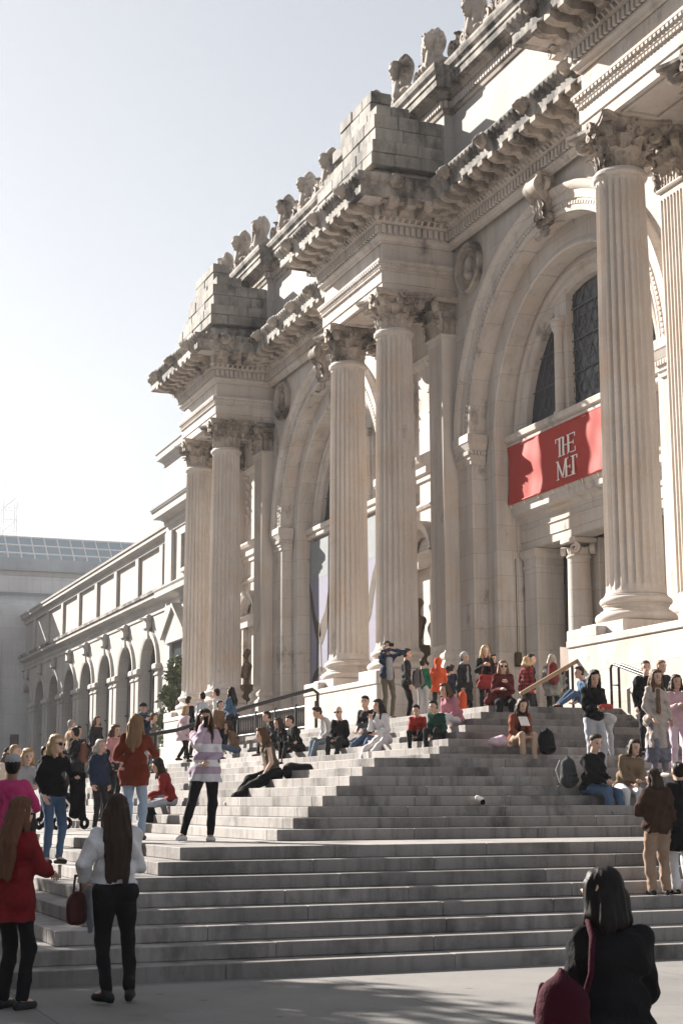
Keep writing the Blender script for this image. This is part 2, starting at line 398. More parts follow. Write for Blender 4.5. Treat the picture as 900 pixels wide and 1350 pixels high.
def leaf(w, h, out, nu=6, nv=11, curl=150):
    v = []; f = []
    r = out*0.42
    for j in range(nv+1):
        t = j/nv
        if t < 0.6: y = out*0.25*(t/0.6)**2; z = h*0.86*t/0.6
        else:
            p = R(curl)*(t-0.6)/0.4; y = out*0.25+r*(1-math.cos(p)); z = h*0.86+h*0.16*math.sin(p)
        ww = w*0.5*(0.82+0.3*math.sin(math.pi*min(1, t*1.1)))*(1 if t < 0.75 else 1-0.55*((t-0.75)/0.25)**1.5)
        ww *= 1+0.26*math.sin(t*math.pi*7)
        for i in range(nu+1):
            u = 2*i/nu-1
            v.append((u*ww, y-0.22*w*u*u*(0.3+0.7*t)+0.05*w*(1 if i % 2 == 0 else -0.6), z-0.05*h*abs(u)*t*math.cos(t*9)))
    for j in range(nv):
        for i in range(nu): f.append((j*(nu+1)+i, j*(nu+1)+i+1, (j+1)*(nu+1)+i+1, (j+1)*(nu+1)+i))
    k = len(v); v += [(x, y-0.035, z-0.01) for x, y, z in v]; f += [tuple(a+k for a in q[::-1]) for q in f]
    return v, f
def spiral(turns=1.8, r0=0.17, th=0.045, wid=0.09, n=26):
    v = []; f = []
    for i in range(n+1):
        t = i/n; a = -t*turns*2*math.pi+math.pi/2; r = r0*(1-0.8*t); q = th*(1-0.5*t); w = wid*(1-0.2*t)+0.02*t
        for dr, dw in ((q, -w), (q, w), (-q, w), (-q, -w)):
            v.append((dw, (r+dr)*math.cos(a), (r+dr)*math.sin(a)))
    f = [(i*4+j, (i+1)*4+j, (i+1)*4+(j+1) % 4, i*4+(j+1) % 4) for i in range(n) for j in range(4)]
    return v, f
def capital(square=False):
    """Corinthian capital, base at z=0, 1.07 tall; square: half-deep pilaster version facing -x"""
    m = MB(); H = 1.07
    lr = random.Random(3)
    spots1, spots2 = [], []
    if not square:
        m.lathe([(0.52, 0), (0.50, 0.1), (0.51, 0.5), (0.58, 0.78), (0.70, 0.93), (0.70, 0.96)], 32)
        for i in range(8):
            a = 2*math.pi*i/8; spots1.append((0.52*math.cos(a), 0.52*math.sin(a), a)); a += math.pi/8
            spots2.append((0.51*math.cos(a), 0.51*math.sin(a), a))
        corners = [(sx_, sy_) for sx_ in (-1, 1) for sy_ in (-1, 1)]
    else:
        m.box(-0.03, 0.6, -0.47, 0.47, 0, 0.95)
        for y in (-0.36, -0.12, 0.12, 0.36): spots1.append((-0.03, y, math.pi))
        for y in (-0.47, -0.24, 0, 0.24, 0.47): spots2.append((-0.03, y, math.pi))
        for s in (-1, 1):
            for x in (0.1, 0.34): spots1.append((x, 0.47*s, math.pi/2*s))
            spots2.append((0.22, 0.47*s, math.pi/2*s))
        corners = [(-1, 1), (-1, -1)]
    for sp, h, w, out in ((spots1, 0.42, 0.36, 0.24), (spots2, 0.70, 0.36, 0.30)):
        for x, y, a in sp:
            v, f = leaf(w*lr.uniform(0.92, 1.08), h*lr.uniform(0.96, 1.04), out*lr.uniform(0.9, 1.15))
            m.add(v, f, Matrix.Translation((x, y, 0.0)) @ Matrix.Rotation(a-math.pi/2, 4, 'Z'))
    for cx, cy in corners:                      # corner volutes and their stems
        a = math.atan2(cy, cx); bx, by = (0.24, 0.0) if square else (0, 0)
        rad = 0.80 if not square else 0.0
        px, py = (rad*math.cos(a), rad*math.sin(a)) if not square else (-0.22, 0.60*cy)
        v, f = spiral(1.7, 0.15, 0.045, 0.075)
        for da in (-0.14, 0.14):
            m.add(v, f, Matrix.Translation((px, py, 0.78)) @ Matrix.Rotation(a-math.pi/2+da, 4, 'Z') @ Matrix.Rotation(0.2, 4, 'X'))
        q0 = Vector((px, py, 0.9)); d = Vector((math.cos(a), math.sin(a), 0))
        m.tube([q0-d*0.38+Vector((0, 0, -0.42)), q0-d*0.3+Vector((0, 0, -0.2)), q0-d*0.12+Vector((0, 0, 0.02)), q0+d*0.03], [0.05, 0.06, 0.065, 0.05], 6)
        v, f = leaf(0.24, 0.3, 0.24); m.add(v, f, Matrix.Translation((px-0.2*d.x, py-0.2*d.y, 0.5)) @ Matrix.Rotation(a-math.pi/2, 4, 'Z'))
    faces = [(math.pi, 0.62)] if square else [(i*math.pi/2, 0.66) for i in range(4)]
    for a, r in faces:                          # inner helices and the central flower
        d = Vector((math.cos(a), math.sin(a), 0)); t = Vector((-d.y, d.x, 0)); c0 = Vector((0.45, 0, 0)) if square else Vector((0, 0, 0))
        for s in (-1, 1):
            v, f = spiral(1.5, 0.09, 0.028, 0.05, 18)
            m.add(v, f, Matrix.Translation(c0+d*r+t*0.12*s+Vector((0, 0, 0.80))) @ Matrix.Rotation(a+math.pi/2*0, 4, 'Z') @ Matrix.Scale(s, 4, (0, 1, 0)))
        for i in range(6):
            p = Vector((0, math.cos(i*math.pi/3), math.sin(i*math.pi/3)))*0.085
            q = c0+d*(r+0.07)+t*p.y+Vector((0, 0, 1.0+p.z)); m.tube([q-d*0.05, q+d*0.05], 0.055, 6)
    # abacus with concave sides
    if not square:
        pl = []
        for i in range(4):
            a = i*math.pi/2; 
            for u in (-1, -0.9, -0.6, -0.3, 0, 0.3, 0.6, 0.9, 1):
                dd = 0.70+0.20*u*u if abs(u) < 0.95 else 0.84
                tt = 0.78*u if abs(u) < 0.95 else 0.84*u
                if abs(u) > 0.95: dd = 0.90; tt = 0.80*u
                pl.append((dd*math.cos(a)-tt*math.sin(a), dd*math.sin(a)+tt*math.cos(a)))
    else:
        pl = [(0.55, 0.72), (-0.27, 0.76), (-0.33, 0.70), (-0.22, 0.4), (-0.16, 0), (-0.22, -0.4), (-0.33, -0.70), (-0.27, -0.76), (0.55, -0.72)]
    n = len(pl); zs = [(0.93, 0.93), (0.96, 0.95), (0.985, 0.99), (1.0, 1.0), (1.01, 1.07)]
    zl = [(0.94, 0.93), (0.95, 0.985), (1.0, 1.0), (1.0, 1.075)]
    v = [(x*s, y*s, z) for s, z in zl for x, y in pl]
    f = [(k*n+i, k*n+(i+1) % n, (k+1)*n+(i+1) % n, (k+1)*n+i) for k in range(len(zl)-1) for i in range(n)]
    f += [tuple(range(n))[::-1], tuple(range((len(zl)-1)*n, len(zl)*n))]
    m.add(v, f)
    return m.mesh('capital')
SHAFT, BASE, CAP, CAPSQ = column_shaft(), column_base(), capital(), capital(True)
def pilaster_mesh():
    m = MB(); w = 0.47; xf = 0.0; pts = [(0.47, -w), (0.02, -w)]
    # plan outline with flutes on the front and two on each visible side
    pl = []
    def flutes(p0, p1, n, dep, nrm):
        p0, p1 = Vector(p0), Vector(p1); L = (p1-p0).length; t = (p1-p0)/L; out = [p0]
        s = L/(n+0.3); m0 = s*0.15
        for i in range(n):
            a = m0+i*s+s*0.14; e = m0+(i+1)*s-s*0.14
            for q in (0, 0.2, 0.5, 0.8, 1.0):
                out.append(p0+t*(a+(e-a)*q)-Vector(nrm)*dep*math.sqrt(max(0, 1-(2*q-1)**2)))
        return out+[p1]
    front = flutes((0, -w), (0, w), 7, 0.045, (-1, 0))
    pl = [Vector((0.47, -w))]+front+[Vector((0.47, w))]
    n = len(pl)
    z0, z1 = 0.9, ZN-0.1-ZP
    flat = [Vector((0.47, -w)), Vector((0, -w))]+[Vector((0, -w+2*w*(i/(len(front)-1)))) for i in range(len(front))][1:-1]+[Vector((0, w)), Vector((0.47, w))]
    zs = [(z0, flat), (z0+0.15, flat), (z0+0.2, pl), (z1-0.2, pl), (z1-0.15, flat), (z1+0.1, flat)]
    v = [(p.x, p.y, z) for z, L in zs for p in L]
    f = [(k*n+i, k*n+i+1, (k+1)*n+i+1, (k+1)*n+i) for k in range(len(zs)-1) for i in range(n-1)]
    m.add(v, f)
    path = [(0.47, -w), (0, -w), (0, w), (0.47, w)]
    m.sweep([(x, y) for x, y in path], [(0, z1), (0.05, z1+0.02), (0.07, z1+0.06), (0.05, z1+0.1), (0, z1+0.12)])
    return m.mesh('pilaster_shaft', 35)
def pilaster_base():
    m = MB(); w = 0.47; path = [(0.5, -w), (0, -w), (0, w), (0.5, w)]
    m.sweep(path, [(0.14, -0.02), (0.14, 0.28), (0.12, 0.3), (0.17, 0.33), (0.17, 0.44), (0.13, 0.5), (0.09, 0.54), (0.08, 0.6), (0.12, 0.65), (0.13, 0.74), (0.10, 0.8), (0.05, 0.84), (0.05, 0.88), (0, 0.92)])
    return m.mesh('base', 40)
PSH, PBA = pilaster_mesh(), pilaster_base()
def add_column(y):
    e = link('column', SHAFT, M['column'], museum, (XC-26, y-43, ZP))
    link('base', BASE, M['column'], e); link('capital', CAP, M['carved'], e, (0, 0, ZN-ZP))
def add_pilaster(y):
    e = link('pilaster', PSH, M['column'], museum, (XP-26, y-43, ZP))
    link('base', PBA, M['column'], e); link('capital', CAPSQ, M['carved'], e, (0, 0, ZN-ZP))

# ---- ornaments
def lion():
    P = [('e', (0.13, 0, 0), (0.16, 0.15, 0.17)), ('e', (0.27, 0, -0.05), (0.10, 0.085, 0.08)), ('e', (0.20, 0, 0.06), (0.09, 0.07, 0.06))]
    for i in range(9):
        a = i*2*math.pi/9; P.append(('e', (0.06+0.02*(i % 2), 0.17*math.cos(a), 0.17*math.sin(a)), (0.09, 0.075, 0.075)))
    V, F = sdf_mesh(P, 0.035, k=0.03); return npmesh('lion_head', V, F)
def modillion():
    m = MB(); n = 10; w = 0.13; v = []
    for i in range(n+1):
        t = i/n; x = 0.80*t; lo = -0.30+0.16*t+0.05*math.sin(t*math.pi*2)
        for y in (-w, w): v.append((x, y, 0.0)); v.append((x, y, lo))
    f = []
    for i in range(n):
        a, c = i*4, (i+1)*4
        f += [(a+1, a+3, c+3, c+1), (a, a+1, c+1, c), (a+2, c+2, c+3, a+3)]
    f += [(n*4, n*4+1, n*4+3, n*4+2)]
    m.add(v, f)
    v, f = spiral(1.5, 0.13, 0.04, w*1.15, 16); m.add(v, f, Matrix.Translation((0.12, 0, -0.17)) @ Matrix.Rotation(-math.pi/2, 4, 'Z'))
    v, f = spiral(1.5, 0.085, 0.03, w*1.15, 14); m.add(v, f, Matrix.Translation((0.70, 0, -0.10)) @ Matrix.Rotation(-math.pi/2, 4, 'Z'))
    v, f = leaf(0.27, 0.62, 0.22, 6, 8); m.add(v, f, Matrix.Translation((0.08, 0, -0.26)) @ Matrix.Rotation(R(-80), 4, 'Y') @ Matrix.Scale(-1, 4, (0, 0, 1)) @ Matrix.Rotation(math.pi/2, 4, 'Z') @ Matrix.Scale(-1, 4, (0, 0, 1)))
    return m.mesh('modillion', 35)
def rosette():
    P = [('e', (0, 0, -0.04), (0.06, 0.06, 0.06))]+[('e', (0.1*math.cos(a), 0.1*math.sin(a), -0.03), (0.06, 0.06, 0.045)) for a in [i*2*math.pi/5 for i in range(5)]]
    V, F = sdf_mesh(P, 0.03, k=0.015); return npmesh('rosette', V, F)
def palmette():
    P = [('e', (0.03, 0, 0.86), (0.15, 0.36, 0.50)), ('e', (-0.15, 0, 0.82), (0.15, 0.19, 0.27)), ('e', (-0.30, 0, 0.80), (0.035, 0.03, 0.075)), ('e', (-0.25, 0, 0.91), (0.06, 0.15, 0.035)),
         ('e', (-0.27, 0, 0.68), (0.04, 0.06, 0.022)), ('e', (-0.22, 0, 0.58), (0.06, 0.07, 0.05)), ('e', (-0.16, 0, 1.02), (0.13, 0.21, 0.07)),
         ('c', (-0.08, 0.22, 0.85), (-0.06, 0.22, 0.34), 0.09, 0.11), ('c', (-0.08, -0.22, 0.85), (-0.06, -0.22, 0.34), 0.09, 0.11), ('c', (-0.04, 0, 0.45), (-0.05, 0, 0.1), 0.17, 0.20), ('c', (0, 0.24, 0.08), (0, -0.24, 0.08), 0.17, 0.17),
         ('c', (0, 0.26, 0.24), (0, 0.46, 0.1), 0.09, 0.09), ('c', (0, -0.26, 0.24), (0, -0.46, 0.1), 0.09, 0.09)]
    V, F = sdf_mesh(P, 0.034, k=0.025)
    a = np.arctan2(V[:, 1], V[:, 2]-0.6); rr = np.hypot(V[:, 1], V[:, 2]-0.7); w = np.clip((rr-0.22)/0.15, 0, 1)*(V[:, 2] > 0.5)
    sc_ = 1+0.05*w*np.sin(a*22); V[:, 1] *= sc_; V[:, 2] = 0.6+(V[:, 2]-0.6)*sc_; V[:, 0] -= 0.03*w*np.sin(a*22)
    V[:, 2] = np.maximum(V[:, 2], -0.05); return npmesh('palmette', V, F)
def scrollwork():
    m = MB()
    for s in (-1, 1):
        v, f = spiral(1.6, 0.2, 0.055, 0.07, 22); m.add(v, f, Matrix.Translation((0, 0.32*s, 0.24)) @ Matrix.Scale(s, 4, (0, 1, 0)))
        m.tube([(0, 0.3*s, 0.44), (0, 0.1*s, 0.36), (0, 0, 0.2)], 0.06, 6)
    v, f = leaf(0.34, 0.5, 0.14); m.add(v, f, Matrix.Translation((0, 0, 0.04)) @ Matrix.Rotation(math.pi/2, 4, 'Z'))
    m.box(-0.08, 0.08, -0.62, 0.62, -0.03, 0.07)
    return m.mesh('scrollwork', 35)
def medallion():
    m = MB(); n = 44
    pr = [(0, 0.03), (0.50, 0.03), (0.52, 0.0), (0.54, 0.05), (0.58, 0.09), (0.62, 0.05), (0.64, 0.05), (0.67, 0.10), (0.72, 0.12), (0.77, 0.09), (0.79, 0.0)]
    v = [(-d, r*math.cos(2*math.pi*i/n), r*math.sin(2*math.pi*i/n)) for r, d in pr for i in range(n)]
    f = [(k*n+i, k*n+(i+1) % n, (k+1)*n+(i+1) % n, (k+1)*n+i) for k in range(len(pr)-1) for i in range(n)]
    m.add(v, f)
    for i in range(36):
        a = i*2*math.pi/36; m.tube([(-0.03, 0.46*math.cos(a), 0.46*math.sin(a)), (-0.05, 0.40*math.cos(a), 0.40*math.sin(a))], 0.022, 5)
    P = [('e', (-0.03, -0.02, 0.10), (0.10, 0.16, 0.20)), ('e', (-0.03, 0.13, 0.08), (0.06, 0.05, 0.045)), ('c', (-0.02, -0.03, -0.05), (-0.02, -0.06, -0.26), 0.09, 0.16),
         ('c', (-0.02, -0.18, -0.28), (-0.02, 0.1, -0.30), 0.08, 0.07), ('e', (-0.03, -0.1, 0.18), (0.1, 0.14, 0.14)), ('e', (-0.03, 0.1, -0.04), (0.06, 0.05, 0.05))]
    V, F = sdf_mesh(P, 0.025, k=0.03); V[:, 0] = np.minimum(V[:, 0], 0.0)
    m.add(V.tolist(), F.tolist()); return m.mesh('medallion', 40)
def keystone():
    m = MB(); n = 26; w = 0.36; v = []                   # side profile (out, z) of a scrolled console
    top = [(0.0, 1.45), (0.55, 1.45), (0.62, 1.38), (0.60, 1.30)]
    cur = [(0.60+0.02*math.sin(t*9)-0.36*t+0.20*math.sin(t*math.pi*2.0)*(0.55 if t > 0.5 else 1.0), 1.30-1.40*t) for t in [i/18 for i in range(19)]]
    pr = top+cur+[(0.0, -0.1)]; n = len(pr)
    for y in (-w, w):
        for i, (d, z) in enumerate(pr):
            yy = y*(1-0.25*(1.45-z)/1.5); v.append((-d, yy, z))
    f = [(i, i+1, n+i+1, n+i) for i in range(n-1)]+[tuple(range(n)), tuple(range(n, 2*n))[::-1]]
    m.add(v, f)
    for s in (-1, 1):
        q, g = spiral(2.0, 0.24, 0.05, 0.07, 28); m.add(q, g, Matrix.Translation((-0.36, 0.36*s, 1.08)) @ Matrix.Rotation(math.pi/2*0+math.pi/2, 4, 'Z') @ Matrix.Rotation(math.pi, 4, 'Z') @ Matrix.Rotation(math.pi/2, 4, 'Z'))
        q, g = spiral(1.7, 0.13, 0.035, 0.06, 20); m.add(q, g, Matrix.Translation((-0.2, 0.28*s, 0.05)) @ Matrix.Rotation(math.pi/2*2, 4, 'Z'))
    for z, h, o_ in ((0.0, 0.75, 0.3), (0.35, 0.7, 0.25)):
        q, g = leaf(0.5, h, o_, 8, 9); m.add(q, g, Matrix.Translation((-0.42, 0, z+0.05)) @ Matrix.Rotation(math.pi/2, 4, 'Z'))
    q, g = leaf(0.5, 0.4, 0.3, 8, 9); m.add(q, g, Matrix.Translation((-0.22, 0, -0.15)) @ Matrix.Rotation(math.pi/2, 4, 'Z') @ Matrix.Scale(-1, 4, (0, 0, 1)))
    return m.mesh('keystone', 35)
LION, MODI, ROSE, PALM, SCRO, MEDA, KEYS = lion(), modillion(), rosette(), palmette(), scrollwork(), medallion(), keystone()
def orn(name, me, x, y, z, rz=0, mat='carved', s=(1, 1, 1)):
    return link(name, me, M[mat], museum, (x-26, y-43, z), (0, 0, rz), s)

# ---- main cornice: one path that breaks forward over every pair of columns
HL = 2.42
path = [(19.45, 14.0)]
for yc in PAIRS: path += [(19.45, yc-HL), (17.2, yc-HL), (17.2, yc+HL), (19.45, yc+HL)]
path += [(19.45, 63.2)]
part(MB().sweep(path, [(0, 17.95), (0.06, 17.97), (0.10, 18.06), (0.16, 18.10), (0.16, 18.16), (0.12, 18.18), (0.12, 18.46), (0.24, 18.48), (0.24, 18.54), (0.33, 18.64), (0.33, 18.97), (0.9, 18.97)]), 'bed_moulding', M['stone'])
part(MB().sweep(path, [(0.3, 18.975), (1.08, 18.975), (1.10, 18.95), (1.12, 18.98), (1.12, 19.22), (1.15, 19.25), (1.15, 19.29), (1.18, 19.34), (1.25, 19.46), (1.27, 19.52), (1.27, 19.56), (1.2, 19.58), (0.0, 19.86)]), 'cornice', M['sooty'])
dn = MB()
for x, y, a in walk(path, 0.12, 0.19): dn.bev(0, 0.11, -0.055, 0.055, 18.20, 18.45, 0.008, Matrix.Translation((x, y, 0)) @ Matrix.Rotation(a, 4, 'Z'))
tag(part(dn, 'dentil_course', M['stone']), kind='stuff')
cy = MB()
for x, y, a in walk(path, 1.19, 0.24):
    if y > 18: cy.add([(0, -0.1, 19.33), (0, 0.1, 19.33), (0.03, 0.11, 19.42), (0.03, -0.11, 19.42), (0.10, 0, 19.36), (0.09, 0, 19.53)], [(0, 1, 4), (1, 2, 4), (0, 4, 3), (3, 4, 5), (4, 2, 5)], Matrix.Translation((x, y, 0)) @ Matrix.Rotation(a, 4, 'Z'))
tag(part(cy, 'cyma_leaves', M['sooty']), kind='stuff')
eg = MB()
for x, y, a in walk(path, 0.245, 0.2):
    if y > 18: eg.add([(0.0, -0.07, 18.55), (0.0, 0.07, 18.55), (0.10, 0.06, 18.64), (0.10, -0.06, 18.64), (0.09, 0, 18.57)], [(0, 1, 4), (1, 2, 4), (2, 3, 4), (3, 0, 4)], Matrix.Translation((x, y, 0)) @ Matrix.Rotation(a, 4, 'Z'))
tag(part(eg, 'egg_moulding', M['carved']), kind='stuff')
for x, y, a in walk(path, 0.34, 0.60):
    if y > 20: orn('modillion', MODI, x, y, 18.965, a)
for x, y, a in walk(path, 0.78, 0.60, 0.3):
    if y > 20: orn('rosette', ROSE, x, y, 18.965)
for x, y, a in walk(path, 1.17, 2.1):
    if y > 20: orn('lion_head', LION, x, y, 19.40, a)
# ---- architrave and frieze over each pair, with a coffered underside
for yc in PAIRS:
    p = [(19.6, yc-HL), (17.2, yc-HL), (17.2, yc+HL), (19.6, yc+HL)]
    part(MB().sweep(p, [(-1.2, 16.451), (0, 16.451), (0, 16.72), (0.035, 16.73), (0.035, 17.06), (0.06, 17.07), (0.06, 17.13), (0.10, 17.17), (0.10, 17.24), (0.17, 17.33), (0.17, 17.40), (0.14, 17.41), (0.0, 17.43)]), 'architrave', M['stone'])
    bd = MB()
    for x, y, a in walk(p, 0.035, 0.13): bd.box(0, 0.06, -0.04, 0.04, 17.07, 17.125, Matrix.Translation((x, y, 0)) @ Matrix.Rotation(a, 4, 'Z'))
    for x, y, a in walk(p, 0.11, 0.16): bd.box(0, 0.05, -0.045, 0.045, 17.25, 17.32, Matrix.Translation((x, y, 0)) @ Matrix.Rotation(a, 4, 'Z'))
    tag(part(bd, 'bead_moulding', M['stone']), kind='stuff')
    part(MB().sweep(p, [(0, 17.43), (-0.02, 17.45), (-0.02, 17.96)]), 'frieze', M['stone'])
    sf = MB(); sf.box(18.35, 19.62, yc-HL+0.1, yc+HL-0.1, 16.46, 17.9)
    for e, z in ((0.0, 16.44), (0.12, 16.50)):
        for y0, y1 in ((yc-0.95+e, yc+0.95-e),):
            x0, x1 = 17.32+e, 18.28-e; w = 0.08
            for bx in ((x0, x1, y0, y0+w), (x0, x1, y1-w, y1), (x0, x0+w, y0+w, y1-w), (x1-w, x1, y0+w, y1-w)): sf.box(*bx, z-0.05, z+0.02)
    part(sf, 'soffit_coffer', M['stone'])
    for s in (-1, 1): add_column(yc+s*HALF); add_pilaster(yc+s*HALF)
    # pedestal: core, plinth and capping, corner blocks
    yf, yn = yc+2.92, yc-2.92
    pd = MB(); pd.bev(16.72, 19.7, yn, yf, 2.6, 4.86, 0.02); pd.bev(16.60, 19.72, yn-0.12, yf+0.12, 2.5, 3.86, 0.03); pd.bev(16.69, 19.71, yn-0.03, yf+0.03, 4.865, ZP-0.012, 0.02)
    pd.bev(16.70, 17.0, yf-1.25, yf+0.015, 4.9, ZP+0.2, 0.02); pd.bev(16.70, 17.0, yn-0.015, yn+1.0, 4.9, ZP+0.2, 0.02)
    part(pd, 'pedestal', M['stone'])
    # wall, niche and band between the pilasters
    w = MB(); w.box(XW, 21.5, yc-HALF+0.2, yc+HALF-0.2, 3, 16.5)
    w.box(XW-0.02, XW+0.1, yc-HALF-0.6, yc+HALF+0.6, 16.30, 16.46)
    part(w, 'wall', M['stone'])
    q = [(XW, yc-1.4), (XW, yc+1.4)]
    part(MB().sweep(q, [(0, 11.35), (0.06, 11.37), (0.06, 11.5), (0.14, 11.58), (0.14, 11.78), (0.24, 11.9), (0.30, 12.02), (0.30, 12.1), (0, 12.16)]), 'wall_band', M['stone'])
    part(MB().sweep(q, [(0, 10.5), (0.05, 10.52), (0.09, 10.6), (0.05, 10.66), (0, 10.7)]), 'wall_string', M['stone'])
    nm = MB()                                               # pedimented niche
    nm.box(XW-0.22, XW, yc-1.0, yc-0.72, 5.05, 8.6); nm.box(XW-0.22, XW, yc+0.72, yc+1.0, 5.05, 8.6)
    nm.sweep([(XW, yc-1.02), (XW-0.22, yc-1.02), (XW-0.22, yc+1.02), (XW, yc+1.02)], [(0, 8.6), (0.05, 8.62), (0.05, 8.85), (0.16, 8.98), (0.2, 9.05), (0, 9.06)])
    nm.ring([(0.98, XW), (0.98, XW-0.36), (1.16, XW-0.42), (1.24, XW-0.42), (1.26, XW)], (yc, 8.85), 20, R(12), R(168))
    for i in range(11):
        a = R(20+i*14); v, f = leaf(0.26, 0.4, 0.2); nm.add(v, f, Matrix.Translation((XW-0.12, yc+0.55*math.cos(a), 9.1+0.5*math.sin(a))) @ Matrix.Rotation(a-math.pi/2, 4, 'X') @ Matrix.Rotation(math.pi/2, 4, 'Z'))
    part(nm, 'niche', M['stone'])
    fs = MB()                                               # festoon hanging under the capitals
    for s in (-1, 1):
        for i in range(7):
            v, f = leaf(0.34, 0.42, 0.22); fs.add(v, f, Matrix.Translation((XW-0.02, yc+0.85*s+0.1*math.sin(i*2.1), 14.9-0.33*i)) @ Matrix.Rotation(math.pi/2, 4, 'Z'))
    part(fs, 'festoon', M['stone'])
    part(MB().sweep(q, [(0, 14.95), (0.08, 15.0), (0.14, 15.12), (0.18, 15.2), (0, 15.25)]), 'upper_string', M['stone'])
    # ---- pile of uncarved blocks: each block its own stone
    tiers = [(16.95, 19.32, 2.36, 20.42, 21.22), (17.10, 19.32, 2.22, 21.225, 22.12), (17.30, 18.35, 1.95, 22.125, 22.55), (17.34, 18.05, 1.30, 22.555, 23.3)]
    part(MB().bev(16.9, 19.3, yc-2.3, yc+2.3, 19.62, 20.415, 0.25), 'block_base', M['sooty'])
    for ti, (x0, x1, hy, z0, z1) in enumerate(tiers):
        nz = 2 if z1-z0 > 0.6 else 1
        for r_ in range(nz):
            za, zb = z0+(z1-z0)*r_/nz, z0+(z1-z0)*(r_+1)/nz
            ys = [-hy]; 
            while ys[-1] < hy-0.55: ys.append(min(ys[-1]+rng.uniform(0.75, 1.35), hy))
            ys[-1] = hy
            xs = [x0, x0+(x1-x0)*rng.uniform(0.3, 0.42), x0+(x1-x0)*rng.uniform(0.62, 0.75), x1] if x1-x0 > 1.2 else [x0, x0+(x1-x0)*rng.uniform(0.4, 0.6), x1]
            for i in range(len(ys)-1):
                for j in range(len(xs)-1):
                    if 0 < i < len(ys)-2 and j > 0 and ti < 2: continue
                    e = [rng.uniform(-0.02, 0.03) for _ in range(2)]
                    if ti == 1 and r_ == 1 and i == len(ys)-2 and j == 0: continue
                    fx = xs[j]-(e[0] if j == 0 else 0); y0_ = yc+ys[i]-(e[1] if i == 0 else 0)
                    m = MB().bev(fx, xs[j+1]-0.008, y0_, yc+ys[i+1]-0.008, za+0.004, zb-0.004, 0.025)
                    part(m, 'stone_block', M['rough'])

